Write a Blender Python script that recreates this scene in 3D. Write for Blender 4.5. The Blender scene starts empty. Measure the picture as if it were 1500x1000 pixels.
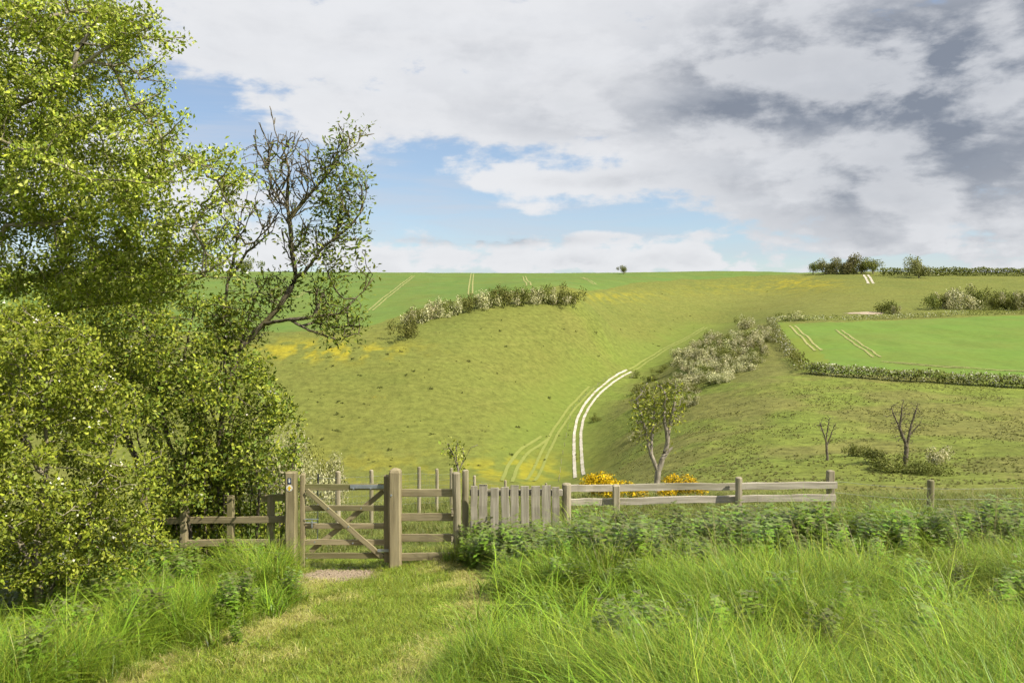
import bpy, math, random
import numpy as np
from mathutils import Vector, Matrix
R = math.radians
rng = np.random.default_rng(11)
random.seed(5)
scn = bpy.context.scene
col = scn.collection

# ------------------------------------------------------------------ camera, sky, sun, exposure
F, U0, VH = 1167.0, 750.0, 460.0            # photo focal length in pixels, centre column, horizon row
cam_d = bpy.data.cameras.new('camera'); cam = bpy.data.objects.new('camera', cam_d); col.objects.link(cam)
cam_d.sensor_width = 36.0; cam_d.lens = 36.0 * F / 1500.0
cam_d.shift_y = -(500.0 - VH) / 1500.0
cam_d.clip_start = 0.05; cam_d.clip_end = 20000
cam.location = (0, 0, 0); cam.rotation_euler = (R(90), 0, 0)
scn.camera = cam

SUN_EL, SUN_AZ = R(46), R(117)              # azimuth clockwise from the viewing direction (+Y)
sdir = Vector((math.sin(SUN_AZ) * math.cos(SUN_EL), math.cos(SUN_AZ) * math.cos(SUN_EL), math.sin(SUN_EL)))
sun_d = bpy.data.lights.new('sun', 'SUN'); sun_d.energy = 5.0; sun_d.angle = R(0.6); sun_d.color = (1.0, 0.93, 0.80)
sun = bpy.data.objects.new('sun', sun_d); col.objects.link(sun)
sun.rotation_euler = (-sdir).to_track_quat('-Z', 'Y').to_euler(); sun.location = (30, -10, 60)
scn.view_settings.view_transform = 'Standard'; scn.view_settings.look = 'None'
scn.view_settings.gamma = 1.0; scn.view_settings.use_curve_mapping = False
scn.view_settings.exposure = 0.56
scn.cycles.max_bounces = 4; scn.cycles.transparent_max_bounces = 4; scn.cycles.caustics_reflective = False; scn.cycles.caustics_refractive = False
scn.cycles.diffuse_bounces = 2; scn.cycles.transmission_bounces = 2; scn.cycles.use_adaptive_sampling = True; scn.cycles.adaptive_threshold = 0.03; scn.cycles.glossy_bounces = 1; scn.cycles.use_light_tree = False


class NG:
    """tiny node-graph helper"""
    def __init__(s, tree): s.t = tree
    def n(s, typ, **kw):
        nd = s.t.nodes.new(typ)
        for k, v in kw.items(): setattr(nd, k, v)
        return nd
    def l(s, a, b): s.t.links.new(a, b)
    def put(s, sock, v):
        if hasattr(v, 'is_linked'): s.l(v, sock)
        else: sock.default_value = v
    def m(s, op, a, b=0.0, c=None, clamp=False):
        nd = s.n('ShaderNodeMath', operation=op, use_clamp=clamp)
        s.put(nd.inputs[0], a); s.put(nd.inputs[1], b)
        if c is not None: s.put(nd.inputs[2], c)
        return nd.outputs[0]
    def vm(s, op, a, b):
        nd = s.n('ShaderNodeVectorMath', operation=op); s.put(nd.inputs[0], a); s.put(nd.inputs[1], b); return nd.outputs[0]
    def mix(s, f, a, b, blend='MIX'):
        nd = s.n('ShaderNodeMix', data_type='RGBA', blend_type=blend)
        s.put(nd.inputs[0], f); s.put(nd.inputs[6], a); s.put(nd.inputs[7], b); return nd.outputs[2]
    def noise(s, vec, scale, detail=4, rough=0.55, dist=0.0):
        nd = s.n('ShaderNodeTexNoise'); s.put(nd.inputs['Vector'], vec) if vec is not None else None
        nd.inputs['Scale'].default_value = scale; nd.inputs['Detail'].default_value = detail
        nd.inputs['Roughness'].default_value = rough; nd.inputs['Distortion'].default_value = dist
        return nd.outputs[0]
    def ramp(s, f, lo, hi):
        nd = s.n('ShaderNodeMapRange', interpolation_type='SMOOTHSTEP'); s.put(nd.inputs[0], f)
        nd.inputs[1].default_value = lo; nd.inputs[2].default_value = hi; return nd.outputs[0]


def make_world():
    w = bpy.data.worlds.new('World'); scn.world = w; w.use_nodes = True
    t = w.node_tree; t.nodes.clear(); g = NG(t)
    out = g.n('ShaderNodeOutputWorld'); bg = g.n('ShaderNodeBackground'); bg.inputs[1].default_value = 0.10
    g.l(bg.outputs[0], out.inputs[0])
    sky = g.n('ShaderNodeTexSky', sky_type='NISHITA'); sky.sun_disc = False
    sky.sun_elevation = SUN_EL; sky.sun_rotation = SUN_AZ; sky.air_density = 1.0; sky.dust_density = 0.6; sky.ozone_density = 1.6
    tc = g.n('ShaderNodeTexCoord'); sp = g.n('ShaderNodeSeparateXYZ'); g.l(tc.outputs['Generated'], sp.inputs[0])
    x, y, z = sp.outputs
    zc = g.m('MAXIMUM', z, 0.0)
    den = g.m('ADD', zc, 0.09)
    cb = g.n('ShaderNodeCombineXYZ'); g.put(cb.inputs[0], g.m('DIVIDE', x, den)); g.put(cb.inputs[1], g.m('DIVIDE', y, den))
    p = cb.outputs[0]
    az = g.m('ARCTAN2', x, y); el = g.m('ARCSINE', z)
    ae = g.n('ShaderNodeCombineXYZ'); g.put(ae.inputs[0], az); g.put(ae.inputs[1], g.m('MULTIPLY', el, 2.1)); q = ae.outputs[0]
    def field(vec):                       # cloud density: broad sheets on a plane + billows in direction space
        a = g.noise(vec, 5.2, 7, 0.60, 0.1)
        return a
    n1 = field(q)
    n2 = field(g.vm('ADD', q, (0.045, 0.075, 0)))
    big = g.noise(p, 0.42, 3, 0.5)
    streak = g.n('ShaderNodeCombineXYZ'); g.put(streak.inputs[0], g.m('MULTIPLY', az, 1.2)); g.put(streak.inputs[1], g.m('MULTIPLY', el, 11.0))
    ns = g.noise(streak.outputs[0], 2.6, 6, 0.55, 0.4)
    def blob(u, v, su, sv, amp):
        a0 = math.atan2(u - U0, F); e0 = math.atan2(VH - v, F)
        da = g.m('DIVIDE', g.m('SUBTRACT', az, a0), su / F); de = g.m('DIVIDE', g.m('SUBTRACT', el, e0), sv / F)
        r2 = g.m('ADD', g.m('MULTIPLY', da, da), g.m('MULTIPLY', de, de))
        return g.m('MULTIPLY', g.m('POWER', 2.718, g.m('MULTIPLY', r2, -1.0)), amp)
    def total(bl):
        s = None
        for b in bl:
            k = blob(*b); s = k if s is None else g.m('ADD', s, k)
        return s
    n3 = g.noise(q, 15.0, 5, 0.55, 0.2)
    n4 = g.noise(g.vm('ADD', q, (0.012, 0.022, 0)), 15.0, 5, 0.55, 0.2)
    low = g.m('POWER', 2.718, g.m('MULTIPLY', g.m('MULTIPLY', el, el), -150.0))       # small cumulus far off, low in the sky
    cover = total([(740, 110, 300, 85, .20), (1300, 90, 400, 170, .34), (1350, 300, 300, 80, .22), (520, 45, 220, 50, .10),
                   (640, 384, 300, 20, .24), (950, 384, 170, 18, .26), (880, 268, 150, 15, .34), (370, 290, 80, 22, .22), (1050, 300, 70, 40, .12),
                   (330, 190, 190, 70, -.12), (640, 290, 220, 40, -.22), (840, 328, 240, 16, -.30), (480, 250, 130, 60, -.14), (950, 225, 120, 25, -.08)])
    dens = g.m('ADD', g.m('ADD', g.m('MULTIPLY_ADD', n1, 1.7, -.33), g.m('MULTIPLY', big, 0.22)), cover)
    dens = g.m('ADD', dens, g.m('MULTIPLY', g.m('SUBTRACT', ns, 0.5), 0.35))
    dens = g.m('ADD', dens, g.m('MULTIPLY', g.m('MULTIPLY', g.m('SUBTRACT', n3, 0.58), 2.6), low))
    mask = g.ramp(dens, 0.48, 0.68)
    thick = g.ramp(dens, 0.70, 1.25)
    lit = g.ramp(g.m('SUBTRACT', n1, n2), -0.12, 0.11)
    lit = g.m('ADD', lit, g.m('MULTIPLY', g.m('MULTIPLY', g.m('SUBTRACT', n3, n4), 5.0), low), clamp=True)
    grey = total([(1330, 110, 280, 100, .62), (1400, 280, 260, 110, .50), (960, 180, 280, 30, .22), (720, 350, 170, 8, .5), (560, 150, 200, 30, .08)])
    dark = g.m('MULTIPLY', g.m('ADD', g.m('MULTIPLY_ADD', thick, 0.30, .05), grey), g.m('MULTIPLY_ADD', lit, -0.80, 1.18))
    dark = g.m('MULTIPLY', dark, 1.3, clamp=True)
    white = (5.8, 5.85, 6.0, 1); shade = (1.6, 1.8, 2.2, 1)
    cc = g.mix(dark, white, shade)
    veil = g.m('MULTIPLY', g.ramp(ns, .38, .68), .55); skyc = g.mix(0.22, sky.outputs[0], (3.4, 4.1, 5.4, 1)); skyc = g.mix(veil, skyc, (4.2, 4.4, 4.9, 1))
    fin = g.mix(g.m('MULTIPLY', mask, 0.95), skyc, cc)
    g.l(fin, bg.inputs[0])
make_world()

# ------------------------------------------------------------------ numpy noise, terrain height
_lat = np.random.default_rng(3).random((256, 256))
def vnoise(x, y):
    xi = np.floor(x).astype(int); yi = np.floor(y).astype(int); fx = x - xi; fy = y - yi
    fx = fx * fx * (3 - 2 * fx); fy = fy * fy * (3 - 2 * fy)
    a = _lat[xi & 255, yi & 255]; b = _lat[(xi + 1) & 255, yi & 255]; c = _lat[xi & 255, (yi + 1) & 255]; d = _lat[(xi + 1) & 255, (yi + 1) & 255]
    return (a * (1 - fx) + b * fx) * (1 - fy) + (c * (1 - fx) + d * fx) * fy
def fbm(x, y, o=4):
    s = 0; a = .5; t = 0
    for i in range(o):
        s = s + a * vnoise(x * 2 ** i + 17.3 * i, y * 2 ** i + 9.1 * i); t += a; a *= .5
    return s / t
def sstep(x, a, b):
    t = np.clip((x - a) / (b - a), 0, 1); return t * t * (3 - 2 * t)

def near_h(x, y):
    z = -1.72 - 0.171 * y + 0.30 * np.tanh((x + 2.5) / 6.0)
    z = z + 0.018 * np.maximum(y - 13, 0) ** 1.0            # eases beyond the gate
    path = np.exp(-((x - path_x(y)) / 0.95) ** 2) * sstep(y, -3, 2) * (1 - sstep(y, 13, 17))
    return z - 0.10 * path + 0.10 * (fbm(x * .9 + 5, y * .9) - .5) * (1 - .6 * path)
def path_x(y):
    return np.interp(y, [-8, 4, 5.5, 7, 8.6, 9.5, 10.3, 11, 11.6, 12.2, 13.5, 16], [-2.8, -2.2, -1.82, -1.48, -1.33, -1.36, -1.52, -1.75, -2.0, -2.25, -2.5, -2.7])

# control points of the land: (photo column, distance along the view in m, photo row at which that ground is seen)
CP = []
for u in (-1200, -500, 100, 500, 800, 1100, 1500, 2100, 2800):
    for d in (13.0, 17.0, 21.0):
        x = (u - U0) / F * d
        CP.append((u, d, VH - float(near_h(np.array(x), np.array(d))) / d * F))
def cps(u, *dv):
    for d, v in dv: CP.append((u, d, v))
cps(-900, (40, 770), (90, 742), (150, 700), (200, 640), (260, 560), (320, 500), (450, 440), (700, 398), (1100, 405), (2500, 432), (5000, 445))
cps(-200, (40, 762), (90, 752), (150, 730), (190, 680), (240, 585), (285, 505), (330, 470), (450, 428), (680, 398), (1100, 406), (2500, 434), (5000, 446))
cps(200, (40, 758), (90, 752), (150, 730), (185, 690), (230, 590), (275, 508), (320, 475), (450, 428), (680, 398), (1100, 406), (2500, 434), (5000, 446))
cps(450, (40, 755), (90, 752), (150, 722), (185, 690), (220, 600), (262, 515), (290, 488), (330, 464), (450, 428), (680, 400), (1100, 407), (2500, 435))
cps(600, (40, 752), (90, 748), (150, 715), (183, 690), (225, 590), (275, 495), (310, 466), (360, 444), (470, 421), (680, 400.5), (1100, 408), (2500, 436))
cps(720, (40, 750), (90, 745), (150, 712), (182, 690), (230, 600), (290, 490), (322, 450), (370, 432), (480, 416), (690, 401), (1100, 409), (2500, 436), (5000, 447))
cps(850, (40, 748), (90, 742), (150, 715), (190, 690), (240, 625), (290, 560), (330, 480), (355, 440), (400, 428), (520, 414), (720, 400.5), (1150, 409), (2500, 436))
cps(920, (40, 745), (80, 738), (125, 700), (160, 668), (230, 600), (330, 545), (390, 490), (460, 442), (520, 424), (620, 408), (740, 400.5), (1200, 410))
cps(1000, (40, 742), (70, 730), (100, 700), (135, 650), (185, 600), (245, 560), (330, 520), (430, 492), (500, 462), (570, 432), (650, 412), (760, 400), (1200, 410), (2500, 436))
cps(1060, (95, 698), (130, 645), (175, 595), (230, 545), (285, 502), (350, 492), (480, 474), (560, 448), (640, 424), (760, 399.5), (1200, 410))
cps(1130, (40, 741), (65, 728), (92, 694), (122, 645), (155, 600), (195, 552), (260, 505), (330, 470), (430, 462), (560, 440), (660, 420), (770, 398.5), (1200, 409), (2500, 435), (5000, 447))
cps(1230, (40, 740), (62, 726), (90, 692), (120, 642), (152, 598), (190, 551), (240, 512), (330, 469), (400, 455), (540, 425), (640, 408), (720, 399), (1200, 408))
cps(1400, (40, 740), (60, 726), (88, 692), (118, 642), (150, 600), (188, 556), (240, 512), (330, 466), (400, 452), (500, 430), (600, 410), (690, 400), (1200, 409), (2500, 435))
cps(1600, (40, 740), (60, 726), (86, 692), (116, 642), (150, 600), (186, 558), (240, 512), (330, 463), (400, 450), (500, 428), (600, 410), (690, 400), (1200, 409), (2500, 435), (5000, 447))
cps(2300, (40, 740), (60, 722), (90, 690), (150, 600), (190, 558), (330, 465), (500, 428), (690, 400), (1200, 409), (2500, 436), (5000, 447))
for u in (1180, 1230, 1400, 1600, 2300): cps(u, (860, 401.5))
CP = np.array(CP, float)
def _feat(u, d): return np.stack([np.asarray(u) / 260.0, np.log(d) * 2.2], -1)
_A = _feat(CP[:, 0], CP[:, 1]); _n = len(CP)
def _ker(a, b):
    r2 = ((a[:, None, :] - b[None, :, :]) ** 2).sum(-1); return np.where(r2 > 1e-12, .5 * r2 * np.log(r2 + 1e-12), 0)
_M = np.zeros((_n + 3, _n + 3)); _M[:_n, :_n] = _ker(_A, _A) + np.eye(_n) * 0.02
_M[:_n, _n] = 1; _M[:_n, _n + 1:] = _A; _M[_n:, :_n] = _M[:_n, _n:].T
_W = np.linalg.solve(_M, np.concatenate([CP[:, 2], np.zeros(3)]))
def far_v(u, d):
    q = _feat(np.clip(u, -1300, 2900), d); o = np.empty(len(q))
    for i in range(0, len(q), 40000):
        c = q[i:i + 40000]; o[i:i + 40000] = _ker(c, _A) @ _W[:_n] + _W[_n] + c @ _W[_n + 1:]
    return o
def H(x, y):
    x = np.atleast_1d(np.asarray(x, float)); y = np.atleast_1d(np.asarray(y, float))
    zn = near_h(x, y); w = sstep(y, 13.0, 20.0)
    yy = np.clip(y, 12.5, 6000); far = y > 12.9
    zf = np.zeros_like(zn)
    if far.any():
        zf[far] = (VH - far_v(U0 + F * x[far] / yy[far], yy[far])) / F * yy[far]
        zf[far] += (fbm(x[far] / 14, y[far] / 14, 3) - .5) * 0.9 * sstep(y[far], 25, 90) + (fbm(x[far] / 2.2, y[far] / 2.2, 2) - .5) * .22 * sstep(y[far], 13, 30)
    return zn * (1 - w) + zf * w
def h1(x, y): return float(H(x, y)[0])
_yy = np.exp(np.linspace(math.log(14), math.log(1500), 1500))
def hit(u, v, dmin=22.0):
    """where the ray through a photo pixel first meets the ground"""
    ys = _yy[_yy > dmin]; xs = (u - U0) / F * ys; zr = (VH - v) / F * ys
    k = np.nonzero(H(xs, ys) >= zr)[0]
    i = k[0] if len(k) else len(ys) - 1
    return Vector((xs[i], ys[i], h1(xs[i], ys[i])))
def at(u, v, d): return Vector(((u - U0) / F * d, d, (VH - v) / F * d))
def inpoly(px, py, poly):
    r = np.zeros(len(px), bool); n = len(poly)
    for i in range(n):
        x1, y1 = poly[i]; x2, y2 = poly[(i + 1) % n]
        c = ((y1 > py) != (y2 > py)) & (px < (x2 - x1) * (py - y1) / (y2 - y1 + 1e-9) + x1); r ^= c
    return r

# ------------------------------------------------------------------ materials
MATS = {}
def newmat(name):
    m = bpy.data.materials.new(name); m.use_nodes = True; m.node_tree.nodes.clear(); MATS[name] = m
    return m, NG(m.node_tree)
def surf(name, c1, c2, scale=8, rough=.85, bump=.3, stretch=None, c3=None, metal=0, bscale=None, spec=.3):
    m, g = newmat(name); o = g.n('ShaderNodeOutputMaterial'); b = g.n('ShaderNodeBsdfPrincipled')
    tc = g.n('ShaderNodeTexCoord'); v = tc.outputs['Object']
    oi = g.n('ShaderNodeObjectInfo')
    v = g.vm('ADD', v, g.vm('MULTIPLY', oi.outputs['Location'], (1.7, 2.3, 1.1)))
    if stretch: v = g.vm('MULTIPLY', v, stretch)
    n = g.noise(v, scale, 6, .6); c = g.mix(g.ramp(n, .3, .7), (*c1, 1), (*c2, 1))
    if c3:
        n3 = g.noise(v, scale * .23, 4, .6); c = g.mix(g.ramp(n3, .45, .72), c, (*c3, 1))
    c = g.mix(g.m('MULTIPLY', oi.outputs['Random'], .35), c, (*[k * .62 for k in c1], 1))
    g.l(c, b.inputs['Base Color']); b.inputs['Roughness'].default_value = rough; b.inputs['Metallic'].default_value = metal
    b.inputs['Specular IOR Level'].default_value = spec
    if bump:
        bp = g.n('ShaderNodeBump'); bp.inputs['Strength'].default_value = bump; bp.inputs['Distance'].default_value = .01
        g.l(g.noise(v, bscale or scale * 2, 5, .6), bp.inputs['Height']); g.l(bp.outputs[0], b.inputs['Normal'])
    g.l(b.outputs[0], o.inputs[0]); return m
def leafmat(name, trans=.4, rough=.55, rnd=.25):
    """colour comes from the mesh's own 'Col' attribute (leaf by leaf)"""
    m, g = newmat(name); o = g.n('ShaderNodeOutputMaterial')
    a = g.n('ShaderNodeAttribute', attribute_name='Col'); oi = g.n('ShaderNodeObjectInfo')
    hs = g.n('ShaderNodeHueSaturation'); g.l(a.outputs['Color'], hs.inputs['Color'])
    g.put(hs.inputs['Value'], g.m('MULTIPLY_ADD', oi.outputs['Random'], rnd * 2, 1 - rnd))
    g.put(hs.inputs['Hue'], g.m('MULTIPLY_ADD', oi.outputs['Random'], .03, .485))
    b = g.n('ShaderNodeBsdfPrincipled'); g.l(hs.outputs[0], b.inputs['Base Color']); b.inputs['Roughness'].default_value = rough
    b.inputs['Specular IOR Level'].default_value = .25
    t = g.n('ShaderNodeBsdfTranslucent'); g.l(g.mix(.25, hs.outputs[0], (.35, .42, .03, 1)), t.inputs[0])
    mx = g.n('ShaderNodeMixShader'); mx.inputs[0].default_value = trans; g.l(b.outputs[0], mx.inputs[1]); g.l(t.outputs[0], mx.inputs[2])
    g.l(mx.outputs[0], o.inputs[0]); return m
leafmat('leaf', .20); leafmat('grass', .26, .42, .30); leafmat('far_leaf', .2, .7, .2)
surf('bark', (.19, .165, .12), (.34, .30, .22), 14, .9, .8, (1, 1, .35), (.20, .18, .06))
surf('bark_dark', (.09, .075, .055), (.20, .17, .115), 14, .9, .8, (1, 1, .35), (.15, .13, .05))
surf('bark_pale', (.19, .165, .125), (.33, .29, .225), 10, .9, .6, (1, 1, .3))
surf('wood', (.22, .18, .10), (.40, .34, .20), 9, .85, .5, (.12, 1.6, 1.6), (.145, .145, .05), bscale=20)
surf('wood_grey', (.30, .265, .20), (.56, .51, .41), 9, .9, .6, (.10, 1.8, 1.8), (.23, .215, .13), bscale=22)
surf('wood_round', (.24, .205, .13), (.42, .37, .26), 9, .9, .5, (.15, 1.6, 1.6), (.17, .16, .07), bscale=20)
surf('steel', (.36, .40, .44), (.46, .50, .54), 20, .45, .1, metal=.6)
surf('black_paint', (.015, .015, .018), (.03, .03, .035), 20, .5, .1)
surf('chalk', (.42, .38, .29), (.58, .535, .44), 1.2, .95, .4, c3=(.30, .285, .16))
surf('chalk_scar', (.36, .28, .19), (.46, .38, .27), .5, .95, .4)
surf('chalk_stone', (.22, .165, .11), (.38, .31, .22), 6, .95, .3)
surf('straw_line', (.26, .27, .08), (.33, .31, .12), .6, .95, .2)
surf('worn_grass', (.19, .215, .045), (.22, .24, .055), .6, .95, .2)
surf('plate_white', (.75, .75, .72), (.8, .8, .78), 5, .5, 0)
surf('plate_blue', (.02, .05, .11), (.03, .06, .14), 5, .5, 0)
surf('plate_yellow', (.80, .52, .02), (.85, .56, .03), 5, .5, 0)
surf('wire', (.25, .27, .25), (.33, .35, .32), 20, .5, 0, metal=.4)

def terrain_mat():
    m, g = newmat('turf'); o = g.n('ShaderNodeOutputMaterial'); b = g.n('ShaderNodeBsdfPrincipled')
    a = g.n('ShaderNodeAttribute', attribute_name='Col'); ge = g.n('ShaderNodeNewGeometry'); P = ge.outputs['Position']
    n1 = g.noise(P, .035, 5, .6); n2 = g.noise(P, .5, 5, .65); n3 = g.noise(P, 3.5, 3, .6)
    c = g.mix(g.m('MULTIPLY', g.ramp(n1, .35, .7), .35), a.outputs['Color'], (.15, .145, .034, 1))
    k = g.m('ADD', g.m('MULTIPLY', n2, .75), g.m('MULTIPLY', n3, .5))
    rough = g.n('ShaderNodeAttribute', attribute_name='Rgh')
    k = g.m('MULTIPLY_ADD', g.m('SUBTRACT', k, .62), g.m('MULTIPLY_ADD', rough.outputs['Fac'], 2.3, .25), 1.0)
    vv = g.n('ShaderNodeCombineXYZ'); [g.put(vv.inputs[i], k) for i in range(3)]
    c = g.mix(1.0, c, vv.outputs[0], 'MULTIPLY')
    # dark specks of rank grass on the rough pasture
    sp = g.ramp(g.noise(P, 1.1, 2, .5), .64, .72)
    c = g.mix(g.m('MULTIPLY', g.m('MULTIPLY', sp, rough.outputs['Fac']), .65), c, (.045, .062, .014, 1))
    tv = g.vm('MULTIPLY', P, (.06, .06, 1.3)); tn = g.noise(tv, 1.0, 4, .6)                # sheep-trod terracettes follow the contours
    c = g.mix(g.m('MULTIPLY', g.m('MULTIPLY', g.ramp(tn, .5, .7), rough.outputs['Fac']), .38), c, (.085, .105, .02, 1))
    c = g.mix(g.m('MULTIPLY', g.m('MULTIPLY', g.ramp(tn, .46, .3), rough.outputs['Fac']), .25), c, (.23, .22, .06, 1))
    g.l(c, b.inputs['Base Color']); b.inputs['Roughness'].default_value = .95; b.inputs['Specular IOR Level'].default_value = .1
    bp = g.n('ShaderNodeBump'); bp.inputs['Strength'].default_value = .8; bp.inputs['Distance'].default_value = .45
    g.l(g.m('MULTIPLY', n2, rough.outputs['Fac']), bp.inputs['Height']); g.l(bp.outputs[0], b.inputs['Normal'])
    g.l(b.outputs[0], o.inputs[0])
terrain_mat()

# ------------------------------------------------------------------ object helpers
def mesh_np(name, V, Fc, mat, colr=None, smooth=False):
    """V (n,3), Fc (m,k) with equal-sized faces or list of such arrays"""
    V = np.asarray(V, np.float32); Fs = Fc if isinstance(Fc, list) else [Fc]
    me = bpy.data.meshes.new(name); me.vertices.add(len(V)); me.vertices.foreach_set('co', V.ravel())
    tot = sum(f.size for f in Fs); nf = sum(len(f) for f in Fs)
    me.loops.add(tot); me.polygons.add(nf)
    me.loops.foreach_set('vertex_index', np.concatenate([f.ravel() for f in Fs]).astype(np.int32))
    sz = np.concatenate([np.full(len(f), f.shape[1]) for f in Fs]); st = np.concatenate([[0], np.cumsum(sz)[:-1]])
    me.polygons.foreach_set('loop_start', st.astype(np.int32))
    if colr is not None:
        at_ = me.attributes.new('Col', 'FLOAT_COLOR', 'POINT')
        c4 = np.ones((len(V), 4), np.float32); c4[:, :3] = colr; at_.data.foreach_set('color', c4.ravel())
    me.update(calc_edges=True)
    if smooth: me.polygons.foreach_set('use_smooth', np.ones(nf, bool))
    me.materials.append(MATS[mat]); return me
def link(name, me, parent=None, loc=None):
    o = bpy.data.objects.new(name, me); col.objects.link(o)
    if parent is not None: o.parent = parent
    if loc is not None: o.location = loc
    return o
def tag(o, label=None, cat=None, group=None, kind=None):
    if label: o['label'] = label
    if cat: o['category'] = cat
    if group: o['group'] = group
    if kind: o['kind'] = kind
    return o
def thing(name, loc, label, cat, group=None):
    o = bpy.data.objects.new(name, None); o.empty_display_size = .2; col.objects.link(o); o.location = loc
    return tag(o, label, cat, group)

# ------------------------------------------------------------------ the land
def hits(pts): return [tuple(hit(u, v)[:2]) for u, v in pts]
FIELD_L = hits([(-250, 470), (0, 478), (200, 484), (400, 487), (470, 484), (540, 478), (590, 460), (650, 444), (720, 434), (790, 428), (850, 424), (930, 414), (1000, 409), (1090, 404)]) + [(900, 900), (900, 3000), (-2500, 3000), (-2500, 500)]
FIELD_R = hits([(1160, 476), (1200, 512), (1222, 538), (1350, 545), (1500, 553), (1700, 558), (1700, 456), (1500, 463), (1330, 468)])
MARGIN_R = hits([(1132, 472), (1160, 475), (1500, 462), (1700, 455), (1700, 562), (1500, 558), (1300, 550), (1190, 545)])

def build_land():
    cs = np.linspace(-1, 1, 480); gx = np.sign(cs) * (0.36 * np.abs(cs) + 0.64 * np.abs(cs) ** 5.0)
    ys = np.concatenate([np.linspace(-30, 0.8, 22), np.exp(np.linspace(math.log(1.0), math.log(95), 300)), np.exp(np.linspace(math.log(95.6), math.log(780), 400)), np.exp(np.linspace(math.log(790), math.log(6000), 50))])
    W = 22 + 2.0 * np.maximum(ys, 0)
    X = (gx[None, :] * W[:, None]); Y = np.repeat(ys[:, None], len(gx), 1)
    x = X.ravel(); y = Y.ravel(); z = H(x, y)
    nr, nc = len(ys), len(gx)
    i = np.arange(nr - 1)[:, None] * nc + np.arange(nc - 1)[None, :]
    Fc = np.stack([i, i + 1, i + nc + 1, i + nc], -1).reshape(-1, 4)
    u = U0 + F * x / np.maximum(y, 1); v = VH - F * z / np.maximum(y, 1)
    n = fbm(x / 30, y / 30); n2 = fbm(x / 7 + 40, y / 7)
    c = np.empty((len(x), 3)); c[:] = (.142, .158, .034)                      # old chalk pasture
    rgh = np.full(len(x), .7)
    def blend(mask, colr): c[:] = c * (1 - mask[:, None]) + np.array(colr) * mask[:, None]
    blend(sstep(n, .5, .75) * .5, (.115, .14, .03))
    spur = sstep(u - 870 - (v - 620) * .4, -20, 60) * (y > 30) * (1 - sstep(y, 250, 420))
    blend(spur * .7, (.155, .152, .044)); rgh += .45 * spur
    blend(spur * sstep(fbm(x / 16 + 7, y / 16), .45, .62) * .6, (.14, .20, .026))
    # valley floor, greener
    track = np.array(hits([(790, 700), (800, 670), (812, 640), (830, 610), (850, 585), (880, 562), (920, 540), (980, 508), (1040, 478)]))
    dmin = np.full(len(x), 1e9)
    for a, b in zip(track[:-1], track[1:]):
        t = np.clip(((x - a[0]) * (b - a)[0] + (y - a[1]) * (b - a)[1]) / ((b - a) ** 2).sum(), 0, 1)
        dmin = np.minimum(dmin, np.hypot(x - a[0] - t * (b - a)[0], y - a[1] - t * (b - a)[1]))
    fl = 1 - sstep(dmin, 5, 22); blend(fl * .6, (.14, .19, .032)); rgh -= .35 * fl
    # buttercups
    def blob(uu, vv, su, sv):
        return np.exp(-((u - uu) / su) ** 2 - ((v - vv) / sv) ** 2) * (y > 60)
    bc = blob(470, 514, 110, 14) * 1.3 + blob(760, 690, 90, 22) * .8 + blob(1110, 424, 110, 12) * .5 + blob(890, 434, 70, 9) * .6 + blob(520, 690, 120, 30) * .4 + blob(1180, 415, 50, 8)
    blend(np.clip(bc, 0, 1) * sstep(fbm(x / 3 + 9, y / 5), .42, .66) * .62, (.42, .34, .012))
    blend(np.clip(blob(1150, 440, 160, 16), 0, 1) * .5, (.20, .20, .05))
    # fields
    fn = fbm(x / 25 + 3, y / 25)
    for poly, cc in ((MARGIN_R, (.15, .20, .03)), (FIELD_R, (.125, .205, .034)), (FIELD_L, (.112, .178, .038))):
        mk = inpoly(x, y, poly) * (y > 100); blend(mk * 1.0, cc); blend(mk * sstep(fn, .4, .65) * .45, (.14, .205, .04)); blend(mk * sstep(fbm(x / 6 + 11, y / 18), .5, .7) * .3, (.085, .15, .025)); rgh[mk > 0] = .20
    # near ground under the grass
    nr_ = 1 - sstep(y, 13, 30)
    blend(nr_, (.13, .16, .032))
    pth = np.exp(-((x - path_x(y)) / 1.25) ** 4) * (y < 13.5) * (y > -8)
    blend(pth * .9, (.22, .25, .05)); blend(pth * sstep(fbm(x * 1.3, y * 1.3), .55, .72) * .6, (.34, .27, .12))
    gr = np.exp(-((x + 2.5) / .55) ** 2 - ((y - 11.4) / .8) ** 2); blend(np.clip(gr * 1.3, 0, 1), (.21, .165, .10))
    me = mesh_np('ground', np.stack([x, y, z], 1), Fc, 'turf', c, True)
    ra = me.attributes.new('Rgh', 'FLOAT', 'POINT'); ra.data.foreach_set('value', np.clip(rgh, 0, 1).astype(np.float32))
    tag(link('ground', me), kind='structure')
build_land()

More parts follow.
